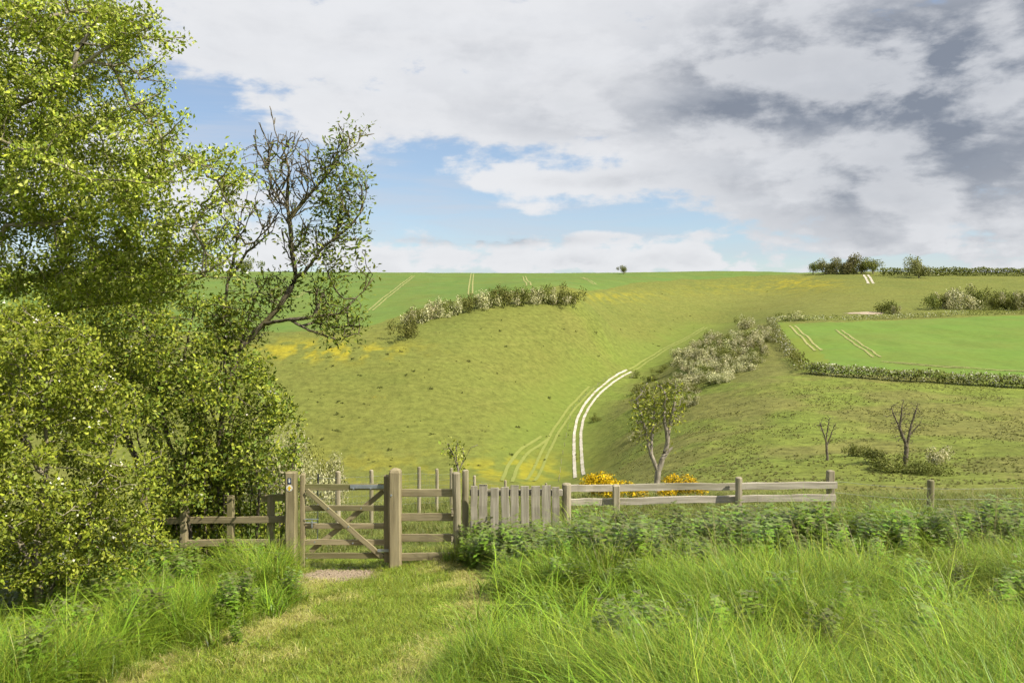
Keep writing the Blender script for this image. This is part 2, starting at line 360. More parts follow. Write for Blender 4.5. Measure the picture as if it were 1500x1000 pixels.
def strip(name, pts, width, mat, lift=.12, offs=(0,), label=None, kind='structure', px=True, wob=.08):
    P = [hit(u, v) if px else Vector((u, v, 0)) for u, v in pts]
    P = np.array([p[:2] for p in P]); d = np.concatenate([[0], np.cumsum(np.hypot(*np.diff(P, axis=0).T))])
    t = np.arange(0, d[-1], max(.8, width)); X = np.interp(t, d, P[:, 0]); Y = np.interp(t, d, P[:, 1])
    ker = np.ones(9) / 9
    if len(t) > 12:
        X = np.convolve(np.pad(X, 4, 'edge'), ker, 'valid'); Y = np.convolve(np.pad(Y, 4, 'edge'), ker, 'valid')
    tx = np.gradient(X); ty = np.gradient(Y); L = np.hypot(tx, ty) + 1e-9; nx, ny = -ty / L, tx / L
    V = []; Fc = []
    for o_ in offs:
        b0 = len(V) and sum(len(a) for a in V)
        w1 = width * .5 * (1 + wob * (rng.random(len(X)) - .5) * 2); w2 = width * .5 * (1 + wob * (rng.random(len(X)) - .5) * 2)
        xs = np.stack([X + nx * (o_ - w1), X + nx * o_, X + nx * (o_ + w2)], 1); ys_ = np.stack([Y + ny * (o_ - w1), Y + ny * o_, Y + ny * (o_ + w2)], 1)
        z = H(xs.ravel(), ys_.ravel()) + lift
        V.append(np.stack([xs.ravel(), ys_.ravel(), z], 1)); i = np.arange(len(X) - 1)[:, None] * 3 + np.arange(2)[None, :] + b0
        Fc.append(np.stack([i, i + 1, i + 4, i + 3], -1).reshape(-1, 4))
    return tag(link(name, mesh_np(name, np.concatenate(V), np.concatenate(Fc), mat)), kind=kind)
TR = [(849, 699), (847, 680), (846, 655), (846, 635), (850, 614), (860, 594), (878, 573), (899, 556), (923, 543.5)]
strip('chalk_track', TR, .80, 'chalk', offs=(-.95, .95), wob=.12)
strip('grass_track', [(923, 543.5), (960, 521), (1000, 499), (1035, 479)], .9, 'worn_grass', offs=(-.95, .95))
strip('grass_track', [(742, 706), (750, 685), (764, 664), (784, 652), (800, 640)], .8, 'worn_grass', offs=(-1.1, 1.1))
strip('grass_track', [(775, 705), (795, 670), (815, 630), (838, 597), (868, 567)], .7, 'worn_grass', offs=(-.9, .9))
strip('chalk_track', [(1276, 416), (1272, 408), (1268, 402)], 1.6, 'chalk', offs=(-1.6, 1.6))
for pts in ([(606, 404), (575, 428), (542, 456)], [(692, 401), (690, 416), (689, 432)], [(768, 405), (775, 419)], [(852, 406), (872, 417)], [(466, 421), (428, 437)]):
    strip('tramline', pts, .75, 'straw_line', .12, (-1.0, 1.0))
for pts in ([(1160, 477), (1180, 495), (1200, 515)], [(1228, 483), (1255, 503), (1286, 525)], [(1286, 529), (1380, 537), (1500, 544), (1600, 548)]):
    strip('tramline', pts, .75, 'straw_line', .12, (-.95, .95))
def chalk_scar():
    c = hit(1266, 459); V = [(c.x, c.y, h1(c.x, c.y) + .25)]; n = 26
    for k in range(n):
        a = k / n * 2 * math.pi; r = 1 + .25 * random.uniform(-1, 1); x = c.x + 8.5 * r * math.cos(a); y = c.y + 7 * r * math.sin(a); V.append((x, y, h1(x, y) + .12))
    tag(link('chalk_scar', mesh_np('chalk_scar', V, np.array([(0, 1 + k, 1 + (k + 1) % n) for k in range(n)]), 'chalk_scar')), kind='structure')
chalk_scar()

# ------------------------------------------------------------------ timber
def beam_mesh(name, L, w, h, mat, jit=.004, top=None, seg=6, rnd=False):
    """length along local X, from 0 to L; rounded arrises, slight waviness; top='point' | 'round' shapes the far end"""
    prof = []
    b = min(w, h) * .12
    if rnd:
        prof = [(w / 2 * math.cos(a), h / 2 * math.sin(a)) for a in np.linspace(0, 2 * math.pi, 13)[:-1]]
    else:
        for sx, sy in ((1, 1), (-1, 1), (-1, -1), (1, -1)):
            p1 = (sx * (w / 2 - b), sy * h / 2); p2 = (sx * w / 2, sy * (h / 2 - b)); prof += [p2, p1] if sx * sy > 0 else [p1, p2]
    n = len(prof); V = []; xs = list(np.linspace(0, L, seg + 1)); scl = [1.0] * len(xs)
    if top == 'point': xs += [L + .035, L + .06]; scl += [.8, .25]
    elif top == 'round': xs += [L + .012, L + .02]; scl += [.85, .45]
    else: xs = [0] + [.0 + b * .5] + xs[1:-1] + [L - b * .5, L]; scl = [.9, 1] + [1] * (len(xs) - 4) + [1, .9]
    for x, s in zip(xs, scl):
        dy, dz = random.uniform(-jit, jit), random.uniform(-jit, jit)
        for py, pz in prof: V.append((x, py * s + dy + random.uniform(-jit, jit) * .4, pz * s + dz + random.uniform(-jit, jit) * .4))
    Q = [(i * n + k, i * n + (k + 1) % n, (i + 1) * n + (k + 1) % n, (i + 1) * n + k) for i in range(len(xs) - 1) for k in range(n)]
    me = bpy.data.meshes.new(name); me.from_pydata(V, [], Q + [tuple(range(n))[::-1], tuple((len(xs) - 1) * n + k for k in range(n))]); me.materials.append(MATS[mat]); me.update()
    return me
def beam(name, a, b, w, h, mat, parent, **kw):
    """a beam from world point a to b; w across, h upright"""
    a, b = Vector(a), Vector(b); d = b - a; me = beam_mesh(name, d.length, w, h, mat, **kw)
    X = d.normalized(); Zr = Vector((0, 0, 1)) if abs(X.z) < .95 else Vector((0, -1, 0)); Yv = Zr.cross(X).normalized(); Zv = X.cross(Yv)
    M = Matrix((X, Yv, Zv)).transposed().to_4x4(); M.translation = a
    o = link(name, me, parent); o.matrix_world = M
    if parent is not None: o.matrix_parent_inverse = Matrix.Identity(4); o.matrix_local = parent_inv(parent) @ M
    return o
def parent_inv(p): return Matrix.Translation(-Vector(p.location))
def post(name, u, vt, d, w, mat, parent, hgt=None, top=None, rnd=False, dep=None, lean=0):
    t = at(u, vt, d); zb = (h1(t.x, t.y) - .15) if hgt is None else t.z - hgt
    return beam(name, (t.x, t.y, zb), (t.x + lean, t.y, t.z), dep or w, w, mat, parent, top=top, rnd=rnd)
def disc(name, c, r, ry, mat, parent, th=.006, n=24):
    V = []; ring = [(r * math.cos(2 * math.pi * k / n), ry * math.sin(2 * math.pi * k / n)) for k in range(n)] if isinstance(r, float) else r
    n = len(ring)
    for s in (0, -th): V += [(px, s, pz) for px, pz in ring]
    Q = [(k, (k + 1) % n, n + (k + 1) % n, n + k) for k in range(n)] + [tuple(range(n))[::-1], tuple(n + k for k in range(n))]
    me = bpy.data.meshes.new(name); me.from_pydata(V, [], Q); me.materials.append(MATS[mat]); me.update()
    o = link(name, me, parent); o.location = Vector(c) - (parent_world(parent) if parent is not None else Vector()); return o
def parent_world(p):
    v = Vector(p.location)
    while p.parent: p = p.parent; v += p.location
    return v
PX = 12.0 / F
# gate posts
gp = thing('gate_post', at(427, 832, 12), 'square gate post carrying the blue and yellow waymark plates', 'post')
post('post', 427, 691.5, 12.0, .165, 'wood', gp, top='round')
pc = at(424, 0, 11.915)
pl = disc('waymark_plate', (pc.x, pc.y, at(0, 704, 11.915).z), [(-.026, -.042), (.026, -.042), (.026, .042), (-.026, .042)], 0, 'plate_blue', gp)
ac = disc('acorn_emblem', pl.location + gp.location + Vector((0, -.0065, -.006)), [(.012 * math.cos(a), (.021 if math.sin(a) < 0 else .012) * math.sin(a)) for a in np.linspace(0, 2 * math.pi, 17)[:-1]], 0, 'plate_white', pl, .002)
disc('acorn_emblem', pl.location + gp.location + Vector((0, -.0065, .018)), [(-.014, -.008), (.014, -.008), (.012, .006), (.003, .010), (.002, .018), (-.002, .018), (-.003, .010), (-.012, .006)], 0, 'plate_white', pl, .002)
wd = disc('waymark_disc', (pc.x, pc.y, at(0, 714.5, 11.915).z), .047, .047, 'plate_white', gp)
disc('arrow_sign', wd.location + gp.location + Vector((0, -.0065, 0)), [(-.014, -.036), (.014, -.036), (.014, -.004), (.036, -.004), (0, .037), (-.036, -.004), (-.014, -.004)][::1], 0, 'plate_yellow', wd, .002)
gp2 = thing('gate_post', at(579, 828, 12), 'thick split-topped gate post beside the hinge strap of the gate', 'post')
post('post', 579, 691, 12.0, .18, 'wood', gp2, top='point')
disc('bolt', at(573, 725, 11.9) , .014, .014, 'steel', gp2, .02)
# gate
GD = 12.06
gate = thing('field_gate', at(505, 822, GD), 'five-barred wooden gate with crossed braces and steel hinge strap', 'gate')
beam('stile', at(443.5, 829, GD), at(443.5, 695, GD), .07, .075, 'wood', gate, top='round')
beam('stile', at(566.5, 822, GD), at(566.5, 697, GD), .08, .075, 'wood', gate, top='round')
for v, hh in ((713, .092), (743.7, .08), (769.8, .08), (793.6, .08), (813.3, .084)):
    beam('rail', at(446, v, GD + .0), at(565, v, GD), .035, hh, 'wood', gate)
beam('brace', at(449, 718, GD - .042), at(560, 816, GD - .042), .035, .075, 'wood', gate)
beam('brace', at(455, 807, GD + .042), at(562, 719, GD + .042), .035, .075, 'wood', gate)
beam('hinge_strap', at(513, 712.5, GD - .027), at(570, 712.5, GD - .027), .012, .052, 'steel', gate, jit=.0005)
beam('hinge_strap', at(553, 806, GD - .07), at(570, 806, GD - .07), .012, .04, 'steel', gate, jit=.0005)
lt = link('latch', beam_mesh('latch', .21, .014, .014, 'steel', jit=.0005, rnd=True), gate); lt.location = at(446, 760, GD - .05) - gate.location
beam('latch', at(447, 765, GD - .05), at(464, 765, GD - .05), .014, .014, 'steel', gate, jit=.0005, rnd=True)
beam('latch', at(457, 762, GD - .05), at(457, 772, GD - .05), .014, .03, 'steel', gate, jit=.0005)
rod = beam('latch_handle', at(465, 792, GD + .06), at(466, 706, GD + .06), .018, .018, 'steel', gate, jit=.0005, rnd=True)
beam('latch_grip', at(466, 707, GD + .06), at(466, 694, GD + .06), .026, .026, 'black_paint', gate, jit=.0005, rnd=True)
for u, v in ((481, 744), (529, 744), (510.5, 771), (461, 793.5), (517, 795), (449.5, 817), (518, 715.5), (543, 715)):
    disc('bolt', at(u, v, GD - .062 if v > 720 else GD - .036), .011, .011, 'steel', gate, .012, 10)
# short fence right of the gate
fe = thing('rail_fence', at(628, 820, 12), 'four-railed short fence between gate post and round post', 'fence')
for v, u1 in ((721.5, 668), (757, 667), (787.5, 667), (815, 664)): beam('rail', at(588, v, 12.05), at(u1, v - .5, 12.0), .04, .112, 'wood', fe)
for v in (748, 789): beam('batten', at(662.5, v + 7, 11.92), at(662.5, v - 4, 11.92), .03, .05, 'wood_round', fe)
rp = thing('fence_post', at(671, 805, 12), 'round weathered post where the short fence meets the palings', 'post'); post('post', 671, 693, 11.95, .125, 'wood_round', rp, top='round', rnd=True, lean=-.03)
rp = thing('fence_post', at(682, 805, 12.2), 'slimmer round post standing close behind another post', 'post'); post('post', 682, 689.5, 12.2, .10, 'wood_round', rp, top='round', rnd=True)
# palings
pf = thing('paling_panel', at(755, 790, 12), 'weathered grey panel of upright palings beside the nettles', 'fence')
for (a, b, tv) in ((689, 700, 713), (701, 715, 711), (717.6, 731, 712), (733, 746, 711), (747.5, 761, 712), (762, 775, 711.5), (777, 791.5, 711), (793, 807.5, 710.5), (808.5, 820, 711)):
    u = (a + b) / 2; tv += random.uniform(-2, 2.5); beam('paling', at(u + random.uniform(-2, 2), 802, 12.0), at(u, tv, 12.0 + random.uniform(-.012, .012)), (b - a) * PX * .9, .022, 'wood_grey', pf, jit=.006)
beam('rail', at(688, 721, 12.05), at(824, 721, 12.05), .04, .10, 'wood_grey', pf); beam('rail', at(688, 768, 12.05), at(824, 768, 12.05), .04, .10, 'wood_grey', pf)
# two-rail fence
rf = thing('rail_fence', at(1020, 790, 12.3), 'pale grey two-railed fence in front of the yellow gorse', 'fence')
for u, v, w, d, rnd_ in ((829.5, 709, .14, 12.25, True), (902.5, 711, .105, 12.2, False), (1082, 700, .11, 12.35, True), (1216.5, 690, .105, 12.6, False)): post('post', u, v, d, w, 'wood_round', rf, rnd=rnd_, top='round')
for (u1, v1, u2, v2) in ((834, 714.5, 903, 714), (903, 714, 1079, 711.5), (1083, 711.5, 1226, 710), (834, 735, 901, 734.5), (904, 734, 1080, 730), (1083, 730, 1224, 728.5)):
    beam('rail', at(u1, v1, 12.33), at(u2, v2, 12.5), .04, .105, 'wood_grey', rf, jit=.008)
# left fence
lf = thing('rail_fence', at(320, 830, 12.1), 'mossy four-railed fence running under the hawthorn trees', 'fence')
for v, u1 in ((727, 383), (760, 205), (793, 205), (823, 205)): beam('rail', at(421, v, 12.08), at(u1, v + 3, 12.2), .04, .10, 'wood', lf, jit=.006)
for u in (397, 338, 270, 212): post('post', u, 726, 12.17, .10, 'wood', lf)

def wire(name, pts, r, parent, mat='wire', sag=0):
    V = []; Fq = []; P = []
    for a, b in zip(pts[:-1], pts[1:]):
        for t in np.linspace(0, 1, 5)[:-1]:
            p = a.lerp(b, t); p.z -= sag * 4 * t * (1 - t); P.append(p)
    P.append(pts[-1])
    for p in P:
        for k in range(3): V.append((p.x, p.y + r * math.cos(k * 2.094), p.z + r * math.sin(k * 2.094)))
    for i in range(len(P) - 1):
        for k in range(3): Fq.append((i * 3 + k, i * 3 + (k + 1) % 3, i * 3 + 3 + (k + 1) % 3, i * 3 + 3 + k))
    V = np.array(V) - np.array(parent.location); return link(name, mesh_np(name, V, np.array(Fq), mat), parent)
# wire fence behind the gate
wf = thing('wire_fence', at(560, 740, 18), 'post and wire netting fence behind the gate', 'fence')
wp = [(330, 693, 15.6, .10), (412, 692, 16.2, .10), (495, 691, 16.8, .112), (544, 689, 17.8, .09), (614, 684.5, 19, .085), (640, 687, 20, .08), (661, 686, 21, .08), (695, 697, 22, .08), (740, 704, 23.5, .08), (800, 708, 25, .08)]
tops = []
for u, v, d, w in wp: post('post', u, v, d, w, 'wood_round', wf, rnd=True, top='round'); tops.append(at(u, v + 4, d))
for k, dz in enumerate((.06, .2, .34, .48, .62, .76)): wire('wire', [p + Vector((0, -.05, -dz)) for p in tops], .0022 if k else .003, wf)
V = []; Q = []
for a, b in zip(tops[:-1], tops[1:]):
    n = int((b - a).length / .15)
    for k in range(n):
        p = a.lerp(b, k / n) + Vector((0, -.05, -.06)); i = len(V); r = .0016
        V += [(p.x - r, p.y, p.z), (p.x + r, p.y, p.z), (p.x + r, p.y, p.z - .72), (p.x - r, p.y, p.z - .72)]; Q.append((i, i + 1, i + 2, i + 3))
tag(link('netting', mesh_np('netting', np.array(V) - np.array(wf.location), np.array(Q), 'wire'), wf), kind='stuff')
# wire fence running right from the rail fence
wf2 = thing('wire_fence', at(1400, 745, 13), 'plain wire fence on a lone post beyond the tall grass', 'fence')
tp = [at(1222, 696, 12.6)]
for u, v, d, w in ((1363, 704, 13.6, .115), (1560, 700, 14.2, .11), (1800, 694, 14.6, .11)): post('post', u, v, d, w, 'wood_round', wf2, rnd=True, top='round'); tp.append(at(u, v + 4, d))
for dz in (.08, .26, .48, .7): wire('wire', [p - Vector((0, .04, dz)) for p in tp], .0028, wf2, sag=.02)
# valley fence beside the track
P = [hit(u, v) for u, v in ((818, 706), (822, 680), (827, 655), (832, 628), (838, 602), (850, 588), (866, 573), (884, 560), (905, 549))]
vf = thing('wire_fence', P[0], 'thin stock fence running along the valley floor beside the chalk track', 'fence')
pts = []
for a, b in zip(P[:-1], P[1:]):
    n = max(1, int((b - a).length / 7))
    for k in range(n):
        p = a.lerp(b, k / n); p.z = h1(p.x, p.y); pts.append(p)
        beam('post', p - Vector((0, 0, .2)), p + Vector((0, 0, 1.2)), .12, .12, 'wood_round', vf, rnd=True)
for dz in (1.1, .8, .45): wire('wire', [p + Vector((0, 0, dz)) for p in pts], .012, vf)

# ------------------------------------------------------------------ trees
def unit(v): return v / (np.linalg.norm(v, axis=-1, keepdims=True) + 1e-9)
def grow(seeds, attr, step, di, dk, maxit=160, jitter=.2, lift=0.0, seedr=0.0, nthin=0):
    """space colonisation: seeds = list of polylines (arrays); every polyline starts on the nearest earlier node. returns nodes, parents"""
    N = []; par = []; fl = []
    for si, s in enumerate(seeds):
        s = np.asarray(s, float); st = -1
        if N: st = int(np.argmin(((np.array(N) - s[0]) ** 2).sum(1)))
        prev = st
        if st < 0: N.append(s[0]); par.append(-1); prev = 0; fl.append(seedr)
        for a, b in zip(s[:-1], s[1:]):
            n = max(1, int(np.linalg.norm(b - a) / step))
            for k in range(1, n + 1):
                N.append(a + (b - a) * k / n + rng.normal(0, step * .06, 3)); par.append(prev); prev = len(N) - 1
        m_ = len(N) - len(fl); fl += list((.012 if si >= len(seeds) - nthin else seedr * (1.0 if st < 0 else .6)) * (1 - .8 * np.arange(m_) / max(1, m_)))
    cap = 60000; P = np.zeros((cap, 3)); n = len(N); P[:n] = N; par = par + [0] * 0
    A = np.asarray(attr, float); near = np.zeros(len(A), int); dist = np.full(len(A), 1e9)
    for i in range(0, n, 400):
        dd = np.linalg.norm(A[:, None] - P[None, i:min(n, i + 400)], axis=2); j = dd.argmin(1); m = dd[np.arange(len(A)), j]; w = m < dist; near[w] = j[w] + i; dist[w] = m[w]
    alive = np.ones(len(A), bool)
    for it in range(maxit):
        act = alive & (dist < di)
        if not act.any(): break
        ids = np.nonzero(act)[0]; nd = near[ids]; dv = unit(A[ids] - P[nd])
        un, inv = np.unique(nd, return_inverse=True); acc = np.zeros((len(un), 3)); np.add.at(acc, inv, dv)
        dirs = unit(unit(acc) + rng.normal(0, jitter, acc.shape) + np.array([0, 0, lift])); new = P[un] + dirs * step
        k = len(new)
        if n + k > cap: break
        P[n:n + k] = new; par += list(un)
        for i in range(0, k, 300):
            dd = np.linalg.norm(A[:, None] - new[None, i:i + 300], axis=2); j = dd.argmin(1); m = dd[np.arange(len(A)), j]; w = m < dist; near[w] = j[w] + i + n; dist[w] = m[w]
        n += k; alive &= dist > dk
    grow.floor = np.concatenate([fl, np.zeros(n - len(fl))])
    return P[:n].copy(), np.array(par)
def wood_mesh(name, P, par, mat, tip=.004, expo=2.4, rmax=.2, sides=5):
    n = len(P); r = np.zeros(n); kids = np.zeros(n, int)
    np.add.at(kids, par[par >= 0], 1); acc = np.zeros(n); main = np.full(n, -1); best = np.zeros(n)
    for i in range(n - 1, -1, -1):
        r[i] = max(tip, acc[i] ** (1 / expo)) if kids[i] else tip
        p = par[i]
        if p >= 0:
            acc[p] += r[i] ** expo
            if r[i] > best[p]: best[p] = r[i]; main[p] = i
    r = np.minimum(np.maximum(r, grow.floor), rmax)
    d = np.zeros_like(P); has = par >= 0; d[has] = P[has] - P[par[has]]; d[~has] = (0, 0, 1); d = unit(d)
    ref = np.where(np.abs(d[:, 2:3]) > .9, np.array([[1., 0, 0]]), np.array([[0, 0, 1.]])); X = unit(np.cross(ref, d)); Yv = np.cross(d, X)
    ch = np.nonzero(has)[0]; pa = par[ch]; ang = np.arange(sides) / sides * 2 * np.pi
    def ring(c, fr, rad): return P[c][:, None] + rad[:, None, None] * (np.cos(ang)[None, :, None] * X[fr][:, None] + np.sin(ang)[None, :, None] * Yv[fr][:, None])
    ism = main[pa] == ch
    ra = np.where(ism, r[pa], r[ch] * 1.05); fra = np.where(ism & (np.abs((d[pa] * d[ch]).sum(1)) > .5), pa, ch)
    A = ring(pa, fra, ra); B = ring(ch, ch, r[ch]); V = np.concatenate([A, B], 1).reshape(-1, 3)
    k = np.arange(sides); q = np.stack([k, (k + 1) % sides, sides + (k + 1) % sides, sides + k], 1)
    Fc = (np.arange(len(ch))[:, None, None] * 2 * sides + q[None]).reshape(-1, 4)
    return mesh_np(name, V, Fc, mat, None, True), r, kids
def leaf_mesh(name, C, size, cols, mat, up=.35, aspect=.55, jit=.3, dirs=None, outw=None):
    """folded four-point leaves at centres C with colours cols"""
    n = len(C); t = unit(rng.normal(0, 1, (n, 3)) + (0 if dirs is None else dirs * 1.2)); nn = unit(rng.normal(0, .8, (n, 3)) + np.array([.4, -.25, up * 2]) if outw is None else rng.normal(0, .45, (n, 3)) + outw); s = unit(np.cross(t, nn)); nn = np.cross(s, t)
    L = (size * (1 + jit * rng.normal(0, 1, n)).clip(.45, 1.8))[:, None]; w = L * aspect * .5
    V = np.stack([C, C + t * L * .5 + s * w + nn * w * .35, C + t * L, C + t * L * .5 - s * w + nn * w * .35], 1).reshape(-1, 3)
    Fc = (np.arange(n)[:, None] * 4 + np.arange(4)[None]).astype(int)
    Fc = np.concatenate([Fc[:, [0, 1, 2]], Fc[:, [0, 2, 3]]])
    return mesh_np(name, V, Fc, mat, np.repeat(cols, 4, 0))
def pal(n, cols, var=.15):
    c = np.array(cols)[rng.integers(0, len(cols), n)]; return np.clip(c * (1 + var * rng.normal(0, 1, (n, 1))), .005, .9)
def ell_pts(ells, dens):
    """random points in ellipsoids given as (u, v, su, sv, depth, half depth) in photo terms"""
    o = []
    for u, v, su, sv, d, dd in ells:
        a, b = su / F * d, sv / F * d; n = int(4.19 * a * b * dd * dens); p = unit(rng.normal(0, 1, (n, 3))) * (rng.random((n, 1)) ** (1 / 2.6))
        c = np.array(at(u, v, d)); o.append(c + p * np.array([a, dd, b]))
    return np.concatenate(o)
def tree(name, label, seeds, ells, dens, step, leaves, mat='bark', base=None, leafsize=.05, rmax=.2, tip=.004, cols=None, blossom=0, prob=None, per=6, spread=.10, aspect=.55, di=1.2, expo=2.4, group=None, cat='tree', leafm='leaf', sides=5, dk=None, up=.35, jitter=.2, lift=0.0, seedr=0.0, carve=0.0, clump=1.0, shoots=()):
    S = [[np.array(at(*p)) for p in s] for s in seeds]
    g0 = S[0][0]; g0[2] = h1(g0[0], g0[1]) - .12
    for s in S[1:]:
        if s[0][1] < 1e9 and len(s) > 0 and leaves == 'multi': s[0][2] = h1(s[0][0], s[0][1]) - .12
    att = ell_pts(ells, dens); nsh = len(shoots); S += [[np.array(q) for q in sh] for sh in shoots]
    att = att[att[:, 2] > H(att[:, 0], att[:, 1]) + .15]
    if carve:
        gq = .6 * fbm(att[:, 0] * 1.2 + att[:, 1] * .8, att[:, 2] * 2.2 + att[:, 1] * .5, 2) + .4 * fbm(att[:, 1] * 1.7 + 20, att[:, 2] * 2.0 + att[:, 0], 2); att = att[gq > np.quantile(gq, carve)]
    P, par = grow(S, att, step, di, dk or step * 1.6, jitter=jitter, lift=lift, seedr=seedr, nthin=nsh)
    root = thing(name, g0, label, cat, group); org = np.array(g0)
    me, r, kids = wood_mesh('trunk', P - org, par, mat, tip, expo, rmax, sides); link('trunk', me, root)
    tw = np.nonzero((r < tip * 2.9) & (par >= 0))[0]
    if prob is not None:
        uu = U0 + F * P[tw, 0] / P[tw, 1]; vv = VH - F * P[tw, 2] / P[tw, 1]; tw = tw[rng.random(len(tw)) < prob(uu, vv)]
    tw = tw[rng.random(len(tw)) < clump]
    if per and len(tw):
        c = np.repeat(tw, per); clus = rng.random(len(tw)); C = P[c] + rng.normal(0, spread * .5, (len(c), 3)); dirs = unit(C - P[c])
        cc = pal(len(c), cols) * (0.62 + .6 * np.repeat(clus, per))[:, None]
        link('crown', leaf_mesh('crown', C - org, leafsize, cc, leafm, up, aspect, dirs=dirs), root)
        if blossom:
            m = rng.random(len(tw)) < blossom; c = np.repeat(tw[m], 5); C = P[c] + rng.normal(0, spread * .45, (len(c), 3)) + np.array([.02, -.03, .05])
            link('blossom', leaf_mesh('blossom', C - org, leafsize * .55, pal(len(c), [(.62, .60, .46), (.55, .55, .36), (.70, .68, .58)], .1), leafm, .8, .9), root)
    return root
HC = [(.25, .30, .028), (.31, .36, .032), (.37, .40, .04), (.18, .24, .024), (.44, .45, .11)]
HB = [(.25, .34, .03), (.32, .41, .036), (.39, .46, .05), (.19, .28, .026)]
EC = [(.12, .19, .022), (.16, .23, .028), (.20, .27, .03), (.24, .28, .035)]
D1 = 10.2
SH1 = []
for (u, v) in ((150, 20), (205, 18), (230, 45), (185, 95), (225, 105), (215, 150), (238, 172), (262, 205), (300, 225), (330, 250), (345, 268), (350, 285), (318, 300), (300, 330), (325, 360), (320, 395), (120, 10), (170, 60), (60, 20), (280, 245)):
    for k in range(3):                      # leafy sprays breaking the outline of the crown
        p = np.array(at(u - 35, v + 8, D1 - .5 + random.uniform(-.5, .5))); d_ = unit(np.array([.8, random.uniform(-.5, .5), random.uniform(-.35, .65)])); l = random.uniform(.3, .62)
        SH1.append([p, p + d_ * l * .5, p + d_ * l + np.array([0, 0, random.uniform(0, .1)])])
tree('hawthorn_tree', 'tall hawthorn with layered yellow-green crown reaching over the fence', [
    [(-75, 860, D1), (-66, 700, D1), (-62, 540, D1), (-50, 420, D1), (-45, 300, D1), (-60, 150, D1 + .3), (-40, 20, D1)],
    [(-48, 330, D1), (13, 160, D1 - .5), (76, 130, D1 - .7), (109, 105, D1 - .8), (113, 76, D1 - .8), (143, 25, D1 - .8), (190, 10, D1 - .8)],
    [(109, 105, D1 - .8), (170, 60, D1 - .9), (225, 40, D1 - 1)],
    [(-50, 400, D1), (0, 205, D1 - 1.1), (60, 230, D1 - 1.3), (130, 262, D1 - 1.4), (215, 268, D1 - 1.4), (300, 262, D1 - 1.3)],
    [(-50, 420, D1), (10, 330, D1 - .4), (80, 328, D1 - .4), (150, 302, D1 - .3), (230, 250, D1), (290, 225, D1)],
    [(-50, 440, D1), (40, 410, D1 + .4), (130, 395, D1 + .6), (240, 380, D1 + .5), (320, 390, D1 + .4)],
    [(-45, 300, D1), (30, 250, D1 + .8), (120, 200, D1 + .9), (200, 160, D1 + .6)],
    [(-62, 540, D1), (20, 470, D1 + .3), (120, 450, D1 + .8), (220, 440, D1 + .8)]],
    [(70, 60, 130, 80, D1, 1.3), (185, 45, 50, 30, D1 - .8, .5), (100, 165, 130, 70, D1, 1.5), (150, 235, 110, 60, D1 - .2, 1.5), (235, 265, 80, 45, D1 - .4, 1.2), (315, 265, 42, 16, D1 - .5, .5),
     (90, 320, 150, 60, D1, 1.6), (230, 330, 90, 55, D1 + .1, 1.2), (110, 400, 160, 50, D1 + .3, 1.4), (255, 405, 80, 50, D1 + .4, 1.1), (-140, 180, 110, 220, D1, 1.6), (210, 175, 28, 40, D1 - .2, .5), (285, 235, 35, 20, D1, .5)],
    420, .10, None, 'bark', cols=HC, blossom=.16, leafsize=.050, rmax=.16, per=40, spread=.10, di=1.0, clump=.70, carve=.33, shoots=SH1, seedr=.040)
D2 = 8.6
tree('hawthorn_bush', 'bright yellow-green hawthorn bush with cream blossom, low beside the long grass', [
    [(60, 900, D2), (55, 780, D2), (70, 660, D2), (60, 560, D2)], [(60, 890, D2), (120, 780, D2), (150, 700, D2), (170, 640, D2)], [(58, 850, D2), (0, 740, D2), (-40, 640, D2)], [(60, 700, D2), (20, 600, D2), (40, 500, D2)], [(62, 880, D2 + .2), (170, 800, D2 + .5), (215, 750, D2 + .5)]],
    [(60, 520, 90, 60, D2, .9), (40, 620, 130, 80, D2, 1.0), (130, 600, 70, 60, D2 + .1, .8), (60, 730, 130, 80, D2, .9), (175, 690, 70, 45, D2 + .1, .7), (195, 755, 42, 40, D2 + .3, .5), (-110, 650, 90, 180, D2, 1.0), (50, 800, 90, 45, D2, .6), (15, 470, 60, 35, D2 + .2, .6), (60, 815, 130, 50, D2 + .1, .7), (185, 800, 60, 38, D2 + .4, .5)],
    430, .085, None, 'bark', cols=HB, blossom=.12, leafsize=.046, rmax=.05, per=36, spread=.095, di=.9, clump=.60, carve=.12, seedr=.03)
D3 = 12.7
SH3 = []
for k in range(70):                         # tangle of thin stems at the foot of the thicket
    u = random.uniform(225, 405); d_ = D3 + random.uniform(-.45, .6); u2 = u + random.uniform(-45, 45); v2 = random.uniform(610, 730)
    p = np.array(at(u, 800, d_)); p[2] = h1(p[0], p[1]); SH3.append([p, np.array(at((u + u2) / 2 + random.uniform(-10, 10), (790 + v2) / 2, d_)), np.array(at(u2, v2, d_ + random.uniform(-.3, .3)))])
